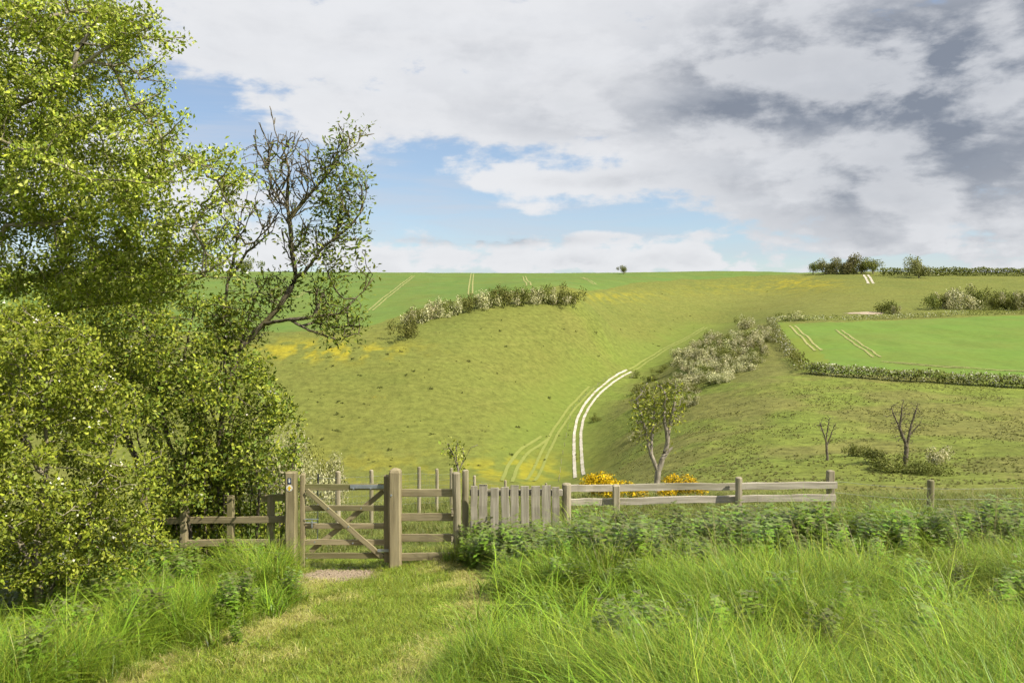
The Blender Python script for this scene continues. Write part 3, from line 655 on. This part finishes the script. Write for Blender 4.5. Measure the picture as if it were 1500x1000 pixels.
tree('hawthorn_tree', 'many-stemmed dark-trunked hawthorn thicket leaning over the mossy fence', [
    [(265, 800, D3), (262, 700, D3), (235, 600, D3), (230, 520, D3 + .3), (200, 450, D3 + .3)], [(285, 800, D3 - .5), (270, 690, D3 - .3), (285, 600, D3), (270, 520, D3), (290, 430, D3)], [(305, 800, D3 + .2), (320, 700, D3), (350, 620, D3 - .3), (400, 590, D3 - .4)], [(345, 800, D3 + .4), (335, 700, D3 + .3), (310, 600, D3 + .3), (330, 500, D3 + .5)], [(372, 795, D3), (380, 720, D3 - .2), (370, 650, D3 - .2), (420, 610, D3 - .3)], [(240, 800, D3), (215, 720, D3), (180, 620, D3 + .3), (150, 520, D3 + .3)], [(300, 640, D3), (345, 560, D3), (380, 540, D3)], [(262, 700, D3), (300, 620, D3 + .4), (255, 560, D3 + .5)]],
    [(290, 590, 120, 60, D3, 1.2), (380, 600, 55, 40, D3 - .2, .8), (400, 645, 45, 32, D3 - .3, .7), (330, 545, 70, 45, D3, 1.0), (240, 500, 100, 60, D3 + .2, 1.2), (190, 440, 90, 50, D3 + .3, 1.2), (330, 690, 75, 40, D3 - .2, .7), (150, 560, 100, 100, D3 + .3, 1.2), (310, 470, 60, 40, D3 + .2, .9), (365, 690, 45, 40, D3 - .2, .5), (60, 520, 120, 130, D3 + .6, 1.0), (330, 722, 62, 24, D3 - .9, .3), (270, 730, 50, 30, D3 - .9, .3)],
    300, .11, 'multi', 'bark_dark', cols=EC + HC[:3], blossom=.10, leafsize=.062, rmax=.085, per=28, spread=.12, clump=.62, carve=.22, shoots=SH3, seedr=.05, di=1.1, expo=2.2)
D4 = 13.0
SH = []
for (ua, va, ub, vb, n_) in ((426, 336, 372, 212, 16), (420, 294, 412, 215, 9), (426, 318, 510, 215, 16), (446, 398, 528, 312, 12), (361, 370, 412, 300, 8), (334, 411, 350, 325, 6), (453, 484, 524, 488, 7), (460, 464, 520, 440, 6), (424, 425, 430, 350, 6)):
    for k in range(n_):
        t = random.random(); p = np.array(at(ua + (ub - ua) * t, va + (vb - va) * t, D4)); sx = random.choice((-1, 1)); l = random.uniform(.3, .75)
        d1 = unit(np.array([sx * random.uniform(.15, .8), random.uniform(-.6, .6), random.uniform(.5, 1.1)])); d2 = unit(d1 + np.array([-sx * .15, 0, .5]))
        q1 = p + d1 * l * .45; q2 = q1 + d2 * l * .55; SH.append([p, q1, q2])
        for j in range(2):
            d3 = unit(d2 + rng.normal(0, .45, 3)); b0 = q1 + (q2 - q1) * random.uniform(0, .6); SH.append([b0, b0 + d3 * l * random.uniform(.25, .45)])
tree('elder_tree', 'leaning elder with bare twiggy top and one leafy side near the gate', [
    [(330, 800, D4), (318, 680, D4), (330, 580, D4), (349, 513, D4), (386, 474, D4), (408, 450, D4), (424, 425, D4), (434, 405, D4), (428, 370, D4), (426, 336, D4), (420, 294, D4), (399, 260, D4), (372, 212, D4)],
    [(434, 405, D4), (446, 398, D4 - .1), (475, 360, D4 - .2), (508, 336, D4 - .2), (528, 312, D4 - .2)], [(426, 318, D4), (462, 275, D4 + .1), (491, 243, D4 + .2), (510, 208, D4 + .2)],
    [(386, 474, D4), (424, 468, D4 - .3), (453, 484, D4 - .4), (495, 498, D4 - .5), (524, 488, D4 - .5)], [(424, 468, D4 - .3), (460, 464, D4 - .4), (495, 460, D4 - .4), (520, 440, D4 - .4)], [(460, 464, D4 - .4), (468, 442, D4 - .4), (476, 425, D4 - .4)],
    [(330, 580, D4), (328, 463, D4 + .2), (334, 411, D4 + .2), (361, 370, D4 + .2), (399, 338, D4 + .2), (412, 300, D4 + .3)], [(420, 294, D4), (424, 250, D4), (412, 205, D4)], [(349, 513, D4), (372, 440, D4 + .3), (390, 410, D4 + .3)], [(334, 411, D4 + .2), (345, 370, D4 + .2), (350, 320, D4 + .2)]],
    [(420, 245, 68, 48, D4, .8), (490, 285, 40, 70, D4 + .1, .6), (400, 300, 45, 40, D4, .6), (495, 470, 42, 42, D4 - .4, .4), (515, 350, 24, 40, D4 - .2, .4), (390, 430, 50, 40, D4 + .2, .6), (345, 350, 22, 40, D4 + .2, .3), (350, 470, 50, 50, D4 + .2, .6), (455, 370, 40, 40, D4, .5), (500, 400, 30, 25, D4 - .2, .3)],
    300, .075, None, 'bark_dark', cols=EC, leafsize=.08, rmax=.08, per=7, spread=.17, shoots=SH, jitter=.12, lift=.22, seedr=.055, dk=.085, aspect=.4, di=1.0, tip=.0052, expo=2.9, prob=lambda u, v: np.where((v < 335) & (u < 468), .02, np.where(u > 468, .60, .45)))
tree('pollard_stump', 'dead stump sprouting leafy shoots and a curved bare twig behind the posts', [
    [(673, 760, 14), (672, 700, 14), (671, 686, 14)], [(671, 686, 14), (664, 665, 14), (655, 650, 14)], [(672, 690, 14), (682, 670, 14), (690, 655, 14), (700, 651, 14)], [(671, 686, 14), (668, 665, 14), (670, 645, 14)], [(672, 690, 14), (680, 672, 14), (678, 655, 14)]],
    [(662, 660, 14, 16, 14, .2), (672, 680, 8, 6, 14, .1)], 900, .06, None, 'bark_pale', cols=HC, leafsize=.06, per=5, spread=.1, rmax=.055, tip=.006, prob=lambda u, v: np.where(u < 676, .9, .05), cat='stump')
D5 = 28
tree('willow_tree', 'half-dead pale-trunked tree with sparse leafy shoots behind the gorse', [
    [(963, 752, D5), (961, 715, D5), (964, 690, D5), (970, 672, D5), (976, 655, D5), (980, 630, D5), (986, 600, D5), (990, 572, D5)], [(964, 690, D5), (953, 665, D5), (947, 640, D5), (940, 610, D5), (932, 585, D5)], [(953, 665, D5), (955, 630, D5), (960, 590, D5)], [(978, 645, D5), (972, 610, D5), (975, 575, D5)], [(970, 672, D5), (985, 655, D5)]],
    [(945, 605, 26, 36, D5, .7), (985, 590, 24, 36, D5, .7), (960, 575, 30, 20, D5, .6), (940, 640, 16, 16, D5, .4)], 150, .13, None, 'bark_pale', cols=HC[:4], leafsize=.10, per=8, spread=.22, seedr=.13, rmax=.24, tip=.011, di=1.2, expo=1.9, prob=lambda u, v: .85 + 0 * u)
for lab, pp in (('leafless forked tree above the white-flowered bush on rough pasture', ((1325, 683), [[(0, 0), (3, -30), (-7, -55), (-18, -82)], [(3, -30), (10, -62), (20, -92)], [(-7, -55), (-4, -85)], [(6, -45), (22, -62)]], [(0, -72, 32, 28), (0, -45, 20, 16)])), ('small leafless tree standing alone on the rough pasture slope', ((1212, 674), [[(0, 0), (-2, -30), (3, -62)], [(-2, -28), (-10, -52)], [(-1, -20), (9, -48)]], [(0, -48, 17, 20)]))):
    b = hit(*pp[0]); d = b.y; u0, v0 = pp[0]
    tree('bare_tree', lab, [[(u0 + x, v0 + y, d) for x, y in s] for s in pp[1]], [(u0 + a, v0 + b_, c, e, d, 1.2) for a, b_, c, e in pp[2]], 14, .26, None, 'bark_dark', per=0, rmax=.32, tip=.024, dk=.34, seedr=.16, lift=.15, di=2.5, expo=2.0)

# ------------------------------------------------------------------ bushes, hedges, gorse and far trees
def bush_pts(n, lump=6, flat=.8, seed=0):
    r = np.random.default_rng(seed); cs = r.normal(0, 1, (lump, 3)) * (.42, .42, .22) + (0, 0, .48); rs = r.uniform(.28, .48, lump)
    k = r.integers(0, lump, n); d = unit(r.normal(0, 1, (n, 3))); p = cs[k] + d * (rs[k] * (r.random(n) ** .35))[:, None]
    p[:, 2] = np.abs(p[:, 2]) * flat; bush_pts.out = d; bush_pts.k = k; return p
def bush_mesh(n, lump, flat, seed, size, cols_):
    p = bush_pts(n, lump, flat, seed); gr, wh, pr = cols_; lw = np.random.default_rng(seed + 5).random(lump) < pr
    cc = np.where((lw[bush_pts.k] & (rng.random(n) < .76))[:, None], pal(n, wh, .12), pal(n, gr, .2)); return leaf_mesh('bush', p, size, cc, 'far_leaf', .5, .8, outw=bush_pts.out * 1.1 + np.array([0, 0, .35]))
CG = [(.13, .145, .03), (.16, .17, .035), (.19, .195, .042), (.14, .16, .03)]
CW = CG + [(.17, .20, .04), (.48, .48, .34), (.56, .55, .42), (.34, .36, .20)]
CY = [(.70, .48, .008), (.78, .55, .01), (.62, .40, .006), (.10, .12, .02), (.08, .10, .02), (.70, .43, .01)]
CT = [(.15, .15, .05), (.19, .185, .065), (.22, .21, .08)]
BM = {}
WH = [(.56, .52, .28), (.64, .60, .38), (.40, .40, .18)]
for key, cols_, n in (('green', (CG, WH, 0), 1500), ('white', (CG, WH, .88), 1500), ('mixed', (CG, WH, .3), 1500), ('crown', (CT, WH, 0), 2200), ('cream', (CG[1:3] + [(.24, .25, .07)], [(.55, .52, .32), (.46, .45, .24), (.40, .40, .18)], .8), 9000)):
    BM[key] = [bush_mesh(n, 9, .95, s + 10 * len(BM), .085 if n < 5000 else .034, cols_) for s in range(4)]
def stick(name, parent, h, r, mat='bark'):
    V = []; n = 6
    for z, k in ((-.3, 1.3), (h * .5, 1), (h, .6)): V += [(r * k * math.cos(a * 1.047), r * k * math.sin(a * 1.047), z) for a in range(n)]
    Q = [(i * n + k, i * n + (k + 1) % n, (i + 1) * n + (k + 1) % n, (i + 1) * n + k) for i in range(2) for k in range(n)]
    return link(name, mesh_np(name, V, np.array(Q), mat), parent)
def bush(u, v, wpx, hpx, key, name, label, cat, group=None, d=None, trunk=0.0):
    b = hit(u, v) if d is None else at(u, v, d); w = wpx / F * b.y; h = hpx / F * b.y
    b.z = h1(b.x, b.y)
    if trunk:
        root = thing(name, b, label, cat, group); stick('trunk', root, h * .55, w * .035)
        o = link('crown', random.choice(BM[key]), root); o.location = (0, 0, h * trunk); o.scale = (w * .62, w * .62, h * (1 - trunk) * 1.0)
        o.rotation_euler.z = random.uniform(0, 6.28); return root
    o = tag(link(name, random.choice(BM[key])), label, cat, group); o.location = b - Vector((0, 0, .1)); o.scale = (w * .6, w * .6, h * 1.02); o.rotation_euler.z = random.uniform(0, 6.28); return o
HL = [(600, 496, 32, 30), (606, 480, 28, 26), (617, 474, 30, 26), (631, 470, 26, 30), (652, 465, 26, 28), (667, 462, 26, 28), (684, 459, 24, 26), (704, 453, 28, 28), (721, 450, 28, 28), (738, 449, 28, 26), (753, 448, 26, 26), (768, 447, 28, 24), (781, 446, 22, 24), (798, 445, 32, 26), (814, 445, 26, 24), (829, 446, 30, 28), (838, 446, 16, 18)]
for k, (u, v, w, h) in enumerate(HL): bush(u, v, w, h, ('white' if k in (3, 4, 7, 12) else 'mixed' if k % 3 else 'green'), 'hawthorn_bush', ('white-blossomed' if k in (3, 4, 7, 12) else 'partly blossoming' if k % 3 else 'plain green') + ' hawthorn in the hedge row along the brow below the green field', 'bush', 'hawthorns along the brow of the hill')
for k in range(150):      # blossoming scrub on the flank of the spur
    t = random.random(); q_ = random.random(); u = 935 + 195 * t + random.uniform(-10, 10); v = 592 - 108 * t + (q_ - .42) * 98 * (1 - .4 * t)
    if u > 1132 or v < 482: continue
    far_ = t > .28; kk = random.choice(['white', 'white', 'white', 'mixed'] if far_ else ['green', 'mixed', 'green'])
    bush(u, v, random.uniform(16, 32) * (1 if far_ else .75), random.uniform(10, 19) * (1 if far_ else .6), kk, 'hawthorn_bush', {'white': 'white-blossomed', 'mixed': 'thinly blossoming', 'green': 'plain green'}[kk] + ' hawthorn in the scrub beside the hedged green field', 'bush', 'hawthorn scrub on the slope')
for k in range(15): bush(1365 + 10 * k + random.uniform(-5, 5), 455 - random.uniform(0, 5), random.uniform(22, 34), random.uniform(18, 30), (kk := random.choice(['white', 'mixed', 'green'])), 'hawthorn_bush', {'white': 'white-blossomed', 'mixed': 'thinly blossoming', 'green': 'plain green'}[kk] + ' hawthorn in the thicket above the hedged green field', 'bush', 'thicket above the field')
bush(1300, 458, 34, 20, 'green', 'hawthorn_bush', 'dark round bush beside the bare chalk scar', 'bush')
bush(1314, 460, 14, 12, 'white', 'hawthorn_bush', 'little white-flowered bush next to the dark round bush', 'bush')
bush(1160, 470, 36, 12, 'mixed', 'hawthorn_bush', 'low bush at the top corner of the hedged field', 'bush')
bush(1378, 680, 40, 30, 'white', 'hawthorn_bush', 'white-flowered bush on rough pasture beside the forked leafless tree', 'bush')
for u, v, w, h in ((1285, 678, 46, 24), (1300, 690, 52, 22), (1345, 692, 46, 20), (1258, 668, 36, 18), (1368, 696, 40, 18)): bush(u, v, w, h, 'green', 'bramble_bush', 'low dark bramble under the leafless forked tree', 'bush', 'brambles under the bare tree')
bush(871, 618, 12, 12, 'green', 'hawthorn_bush', 'small dark bush beside the bend of the chalk track', 'bush')
for u, v, w, h in ((443, 740, 110, 118), (398, 740, 90, 100), (486, 738, 66, 84)): bush(u, v, w, h, 'cream', 'blossom_bush', 'cream-flowered hawthorn in the gully behind the gate', 'bush', 'blossoming bushes behind the gate', d=26)
# far trees on the skyline
for u, w, h, k in ((1191, 20, 18, 'green'), (1210, 26, 20, 'crown'), (1226, 26, 20, 'crown'), (1250, 30, 27, 'crown'), (1262, 24, 22, 'green'), (1279, 28, 24, 'green'), (1240, 24, 18, 'crown')): bush(u, 401, w, h, k, 'field_tree', ('brownish tree' if k == 'crown' else 'darker green tree') + ' in the skyline copse at the head of the chalk track', 'tree', 'skyline copse', trunk=.04)
bush(1346, 407, 30, 29, 'crown', 'field_tree', 'broad pale round tree standing in the skyline hedge', 'tree', trunk=.1)
bush(914, 401.5, 15, 12, 'green', 'field_tree', 'lone small dark tree on the bare field skyline', 'tree', trunk=.12)
bush(355, 402, 34, 22, 'green', 'field_tree', 'far skyline tree seen through the elder branches', 'tree', trunk=.12)
def hedge(pts, w, h, key, label, n, size=.40):
    P = np.array([tuple(hit(u, v)[:2]) for u, v in pts]); d = np.concatenate([[0], np.cumsum(np.hypot(*np.diff(P, axis=0).T))])
    t = rng.random(n) * d[-1]; X = np.interp(t, d, P[:, 0]) + (rng.random(n) - .5) * w; Y = np.interp(t, d, P[:, 1]) + (rng.random(n) - .5) * w
    hh = h * (.75 + .5 * fbm(t / 4, t * 0 + 3)); Z = H(X, Y) + hh * rng.random(n) ** .7
    C = np.stack([X, Y, Z], 1); o = np.array([P[0][0], P[0][1], h1(*P[0])])
    cw = fbm(t / 6 + 50, t * 0); cols_ = np.where((cw > .52)[:, None] & (rng.random(n) < (.45 if size < 1 else .1))[:, None], pal(n, CW[4:], .12), pal(n, CG, .2))
    ob = link('hedge', leaf_mesh('hedge', C - o, size, cols_, 'far_leaf', .9, .8)); ob.location = o
    tag(ob, label, 'hedge')
hedge([(1183, 547), (1230, 552), (1300, 557), (1400, 563), (1500, 569), (1650, 576)], 2.4, 2.6, 0, 'thick flowering hedge along the lower edge of the green field', 9000)
hedge([(1128, 474), (1138, 492), (1150, 512), (1165, 530), (1178, 545)], 3.0, 2.8, 0, 'flowering hedge down the end of the green field beside the blossoming scrub', 4500)
hedge([(1125, 472), (1200, 469), (1330, 466), (1500, 460), (1650, 455)], 2.5, 2.0, 0, 'low clipped hedge along the top of the green field', 6000)
hedge([(1290, 404), (1340, 404.5), (1420, 404), (1500, 404), (1650, 404)], 5, 6.0, 0, 'far hedge along the skyline beside the copse', 9000, 1.1)
# gorse
def gorse(u, v, w, h, d, label, n=1500, group=None):
    b = at(u, v, d); b.z = h1(b.x, b.y); p = bush_pts(n, 8, .95, int(u)); W, Hh = w / F * d * .62, (b.z * -1 + at(u, v - h, d).z) * .74
    top = p[:, 2] > .3; cols_ = np.where((rng.random(n) < np.where(top, .85, .4))[:, None], pal(n, CY[:3], .12), pal(n, CY[3:5], .2))
    o = link('gorse_bush', leaf_mesh('gorse_bush', p * (W, W * .7, Hh), .05, cols_, 'far_leaf', .6, .8, outw=bush_pts.out)); o.location = b; tag(o, label, 'bush', group)
gorse(884, 745, 84, 58, 22, 'large yellow-flowering gorse behind the two-railed fence', 5000)
gorse(1012, 745, 68, 55, 23, 'yellow gorse beside the pale-trunked tree, away from the chalk track', 4000)
gorse(938, 748, 40, 38, 23, 'low gorse between the big gorse and pale-trunked tree', 900)
g = hit(555, 584); gorse(555, 585, 20, 8, g.y, 'tiny lone orange gorse on the open hillside', 300)

# ------------------------------------------------------------------ grass, nettles, gravel (uncountable)
def blades(n, L, rad, w, droop, cols_, var=.35, seed=0, stalk=False):
    r = np.random.default_rng(seed); V = []; Fq = []; Cc = []
    for k in range(n):
        a = r.uniform(0, 6.283); rr = rad * r.random() ** .6; base = np.array([rr * math.cos(a), rr * math.sin(a), -.02]); l = L * (1 + var * r.normal()); l = max(.3 * L, l)
        th = r.uniform(0, 6.283); out = np.array([math.cos(th), math.sin(th), 0]) ; lean = abs(r.normal(.25, .2)); dr = droop * r.uniform(.4, 1.5); side = np.array([-out[1], out[0], 0]) * w * r.uniform(.7, 1.3)
        c = np.array(cols_[r.integers(len(cols_))]) * (1 + .22 * r.normal()); i = len(V); S = 3
        for s in range(S + 1):
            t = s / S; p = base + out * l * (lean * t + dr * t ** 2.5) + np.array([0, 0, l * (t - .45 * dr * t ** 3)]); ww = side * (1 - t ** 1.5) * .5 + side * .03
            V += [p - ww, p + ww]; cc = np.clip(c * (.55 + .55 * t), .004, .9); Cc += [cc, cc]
        for s in range(S): Fq.append((i + 2 * s, i + 2 * s + 1, i + 2 * s + 3, i + 2 * s + 2))
    return mesh_np('tuft', V, np.array(Fq), 'grass', np.array(Cc))
def nettle(seed, h=.6):
    r = np.random.default_rng(seed); C = []; D = []; cols_ = []
    V = []; Fq = []; Cc = []
    for st in range(7):
        a = r.uniform(0, 6.28); b = np.array([.16 * math.cos(a) * r.random(), .16 * math.sin(a) * r.random(), 0]); hh = h * r.uniform(.6, 1.15); lean = r.normal(0, .12, 2)
        prev = None
        for k in range(9):
            t = (k + 1) / 9; p = b + np.array([lean[0] * t * hh, lean[1] * t * hh, hh * t]); sz = .11 * (1 - .6 * t) + .025
            for q in range(4):
                th = k * 1.57 * .5 + q * 1.57 + r.normal(0, .2); d = np.array([math.cos(th), math.sin(th), r.uniform(-.45, .25)]); s = np.array([-math.sin(th), math.cos(th), 0]) * sz * .33; i = len(V)
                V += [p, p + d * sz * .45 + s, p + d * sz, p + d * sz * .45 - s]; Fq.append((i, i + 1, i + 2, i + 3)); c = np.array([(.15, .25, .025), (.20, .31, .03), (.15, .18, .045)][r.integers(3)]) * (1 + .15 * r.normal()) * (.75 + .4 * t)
                if t > .93: c = c * .6 + np.array([.10, .07, .07]) * .5
                Cc += [np.clip(c, .005, 1)] * 4
    return mesh_np('nettle', V, np.array(Fq), 'grass', np.array(Cc))
GG = [(.15, .26, .018), (.20, .32, .022), (.26, .37, .028), (.32, .40, .04), (.10, .20, .016)]
GY = [(.27, .33, .035), (.33, .36, .05), (.22, .31, .03), (.18, .27, .025)]
GS = [(.40, .40, .08), (.50, .45, .14), (.34, .37, .06), (.58, .50, .22)]
GD_ = [(.40, .33, .16), (.34, .27, .12), (.30, .27, .10)]
def lib(name, meshes):
    c = bpy.data.collections.new(name)
    for k, m in enumerate(meshes): c.objects.link(bpy.data.objects.new('%s_%02d' % (name, k), m))
    return c
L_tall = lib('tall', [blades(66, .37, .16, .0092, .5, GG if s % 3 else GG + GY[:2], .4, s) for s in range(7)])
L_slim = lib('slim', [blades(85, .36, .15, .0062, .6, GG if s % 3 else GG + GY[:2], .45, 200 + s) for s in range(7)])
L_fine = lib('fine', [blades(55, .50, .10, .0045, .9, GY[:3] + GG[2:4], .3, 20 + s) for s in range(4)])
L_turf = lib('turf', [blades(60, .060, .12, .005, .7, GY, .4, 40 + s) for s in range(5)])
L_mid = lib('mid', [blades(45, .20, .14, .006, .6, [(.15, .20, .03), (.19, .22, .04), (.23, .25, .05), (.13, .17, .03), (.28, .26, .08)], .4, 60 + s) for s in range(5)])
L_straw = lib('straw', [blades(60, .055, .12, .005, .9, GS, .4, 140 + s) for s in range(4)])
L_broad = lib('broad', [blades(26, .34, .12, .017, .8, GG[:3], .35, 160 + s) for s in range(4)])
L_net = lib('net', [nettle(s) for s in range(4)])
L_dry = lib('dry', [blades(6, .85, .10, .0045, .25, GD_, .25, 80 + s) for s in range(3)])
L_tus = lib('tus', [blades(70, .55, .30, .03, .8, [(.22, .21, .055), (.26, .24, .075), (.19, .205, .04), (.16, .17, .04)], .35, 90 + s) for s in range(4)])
pb = []
for s in range(4):
    r = np.random.default_rng(s); v = unit(r.normal(0, 1, (12, 3))) * (1, .8, .5); bm_ = __import__('bmesh').new(); [bm_.verts.new(p) for p in v]; __import__('bmesh').ops.convex_hull(bm_, input=bm_.verts)
    m_ = bpy.data.meshes.new('pebble'); bm_.to_mesh(m_); m_.materials.append(MATS['chalk_stone']); pb.append(m_)
L_peb = lib('peb', pb)
def scatter(name, X, Y, scale, library, label, cat=None, dz=0, tilt=.12):
    n = len(X); Z = H(X, Y) + dz; me = bpy.data.meshes.new(name); me.vertices.add(n); me.vertices.foreach_set('co', np.stack([X, Y, Z], 1).astype(np.float32).ravel())
    a = me.attributes.new('rot', 'FLOAT_VECTOR', 'POINT'); rr = np.stack([rng.normal(0, tilt, n), rng.normal(0, tilt, n), rng.random(n) * 6.283], 1); a.data.foreach_set('vector', rr.astype(np.float32).ravel())
    a = me.attributes.new('scl', 'FLOAT', 'POINT'); a.data.foreach_set('value', np.asarray(scale, np.float32))
    a = me.attributes.new('idx', 'INT', 'POINT'); a.data.foreach_set('value', rng.integers(0, len(library.objects), n).astype(np.int32))
    o = tag(link(name, me), label, cat, kind='stuff')
    t = bpy.data.node_groups.new(name, 'GeometryNodeTree'); t.interface.new_socket('Geometry', in_out='INPUT', socket_type='NodeSocketGeometry'); t.interface.new_socket('Geometry', in_out='OUTPUT', socket_type='NodeSocketGeometry')
    gi = t.nodes.new('NodeGroupInput'); go = t.nodes.new('NodeGroupOutput'); ip = t.nodes.new('GeometryNodeInstanceOnPoints'); ci = t.nodes.new('GeometryNodeCollectionInfo')
    ci.inputs['Collection'].default_value = library; ci.inputs['Separate Children'].default_value = True; ci.inputs['Reset Children'].default_value = True
    def named(nm, ty):
        q = t.nodes.new('GeometryNodeInputNamedAttribute'); q.data_type = ty; q.inputs[0].default_value = nm
        return [s for s in q.outputs if s.enabled and s.name == 'Attribute'][0]
    t.links.new(gi.outputs[0], ip.inputs['Points']); t.links.new(ci.outputs[0], ip.inputs['Instance']); ip.inputs['Pick Instance'].default_value = True
    t.links.new(named('idx', 'INT'), ip.inputs['Instance Index']); t.links.new(named('rot', 'FLOAT_VECTOR'), ip.inputs['Rotation']); t.links.new(named('scl', 'FLOAT'), ip.inputs['Scale']); t.links.new(ip.outputs[0], go.inputs[0])
    md = o.modifiers.new('scatter', 'NODES'); md.node_group = t; return o
def cand(n, x0, x1, y0, y1): return x0 + rng.random(n) * (x1 - x0), y0 + rng.random(n) * (y1 - y0)
def pathd(X, Y): return np.abs(X - path_x(Y))
def tallmask(X, Y):
    """0 on the mown path, 1 where the sward is long"""
    wl = 1.06 + .26 * (fbm(X * .8, Y * .8) - .5) * 2 + .12 * sstep(Y, 9, 10) ; right = X > path_x(Y)
    w = wl - .2 * sstep(Y, 10.8, 11.8)
    fl = np.where(Y > 11.4, np.where(right, sstep(X, -1.15, -.8), sstep(-X, 3.5, 3.9)), 1)
    return sstep(pathd(X, Y), w, w + .45) * fl
X, Y = cand(20000, -9, 13, 1.5, 12.1); m = tallmask(X, Y); k = (rng.random(len(X)) < m) & (np.abs(X) < 3 + .85 * Y); X, Y, m = X[k], Y[k], m[k]
sc_ = (.22 + 1.0 * sstep(fbm(X * .9, Y * .9), .3, .75) + .25 * rng.random(len(X))) * (.5 + .5 * m) * .82 * (1 + .45 * sstep(Y, 9, 11) * sstep(X, .3, 1.6))
q8 = Y < 7.6 + .8 * rng.random(len(X))
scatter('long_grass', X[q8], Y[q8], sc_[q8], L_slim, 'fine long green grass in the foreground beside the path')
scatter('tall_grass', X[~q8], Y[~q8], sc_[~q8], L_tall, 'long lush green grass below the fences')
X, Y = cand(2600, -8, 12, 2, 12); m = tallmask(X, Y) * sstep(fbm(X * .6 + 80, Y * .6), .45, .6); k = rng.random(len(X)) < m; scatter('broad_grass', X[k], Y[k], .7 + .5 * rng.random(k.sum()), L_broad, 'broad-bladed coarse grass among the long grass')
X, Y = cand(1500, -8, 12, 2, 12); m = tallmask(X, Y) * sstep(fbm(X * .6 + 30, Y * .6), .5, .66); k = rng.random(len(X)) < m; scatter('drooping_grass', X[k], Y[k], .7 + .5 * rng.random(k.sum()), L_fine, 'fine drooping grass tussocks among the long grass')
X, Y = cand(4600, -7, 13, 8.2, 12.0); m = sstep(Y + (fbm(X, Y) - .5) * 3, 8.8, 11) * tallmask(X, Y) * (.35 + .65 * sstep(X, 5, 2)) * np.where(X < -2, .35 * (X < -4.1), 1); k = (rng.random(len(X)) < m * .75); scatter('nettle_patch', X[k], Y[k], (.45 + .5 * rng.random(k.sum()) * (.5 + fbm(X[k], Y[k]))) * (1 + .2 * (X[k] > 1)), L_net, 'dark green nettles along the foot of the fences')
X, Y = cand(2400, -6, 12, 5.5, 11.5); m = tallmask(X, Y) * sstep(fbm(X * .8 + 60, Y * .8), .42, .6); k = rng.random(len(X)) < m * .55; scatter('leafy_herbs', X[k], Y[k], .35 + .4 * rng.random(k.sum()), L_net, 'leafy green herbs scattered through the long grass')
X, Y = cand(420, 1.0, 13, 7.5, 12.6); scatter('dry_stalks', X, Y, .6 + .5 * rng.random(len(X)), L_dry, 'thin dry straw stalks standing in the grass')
X, Y = cand(19000, -5, 2, 2, 13.5); m = 1 - .8 * tallmask(X, Y); k = (rng.random(len(X)) < m) & (pathd(X, Y) < 2.0) & (rng.random(len(X)) > 2.2 * np.exp(-((X + 2.5) / .50) ** 2 - ((Y - 11.45) / .62) ** 2)); st = sstep(pathd(X, Y) + (fbm(X * 1.6, Y * 1.6) - .5) * 1.6, .55, 1.15) > rng.random(len(X)); ks = k & st; k = k & ~st; scatter('dry_turf', X[ks], Y[ks], .5 + .8 * rng.random(ks.sum()) * .75, L_straw, 'straw-coloured dry cuttings along the edges of the path'); scatter('short_turf', X[k], Y[k], .5 + .8 * rng.random(k.sum()), L_turf, 'short trodden turf of the mown path')
X, Y = cand(15000, -14, 28, 12.2, 40); k = (np.abs(X) < 2 + .75 * Y) & (rng.random(len(X)) < 1 - .9 * sstep(Y, 17, 38)) & ~((np.abs(X + 2.55) < .5) & (Y < 13.2)); scatter('meadow_grass', X[k], Y[k], .6 + .7 * rng.random(k.sum()), L_mid, 'rough meadow grass beyond the gate and fences')
X, Y = cand(42000, -5, 130, 24, 185); uu = U0 + F * X / Y; k = (uu > 840 + (Y > 120) * 60) & (uu < 1900) & (rng.random(len(X)) < .06 + .9 * sstep(fbm(X / 7, Y / 7), .38, .66)); scatter('tussock_grass', X[k], Y[k], (.18 + .34 * rng.random(k.sum()) ** 2), L_tus, 'brownish grass tussocks over the rough pasture slope')
# dark scrubby tufts dotted over the far hillside
Pt = [];
for k in range(330):
    u, v = random.uniform(420, 1130), random.uniform(425, 690)
    if u > 850 and v > 560 - (u - 850) * .2: continue
    p = hit(u, v)
    if inpoly(np.array([p.x]), np.array([p.y]), FIELD_L)[0]: continue
    Pt.append(p)
L_scr = lib('scr', [leaf_mesh('scrub', bush_pts(160, 4, .8, 70 + s), .22, pal(160, [(.09, .11, .025), (.12, .135, .03), (.15, .155, .04)], .2), 'far_leaf', .4, .8) for s in range(4)])
Pt = np.array(Pt); scatter('scrub_tufts', Pt[:, 0], Pt[:, 1], rng.choice([.22, .28, .34, .4, .5, .8], len(Pt)), L_scr, 'small dark scrubby tufts dotted over the far hillside')
n = 2600; X = -2.50 + rng.normal(0, .30, n); Y = 11.5 + rng.normal(0, .48, n); scatter('gravel', X, Y, (.012 + .024 * rng.random(n) ** 2), L_peb, 'pale stony gravel on the ground under the gate', dz=.0)
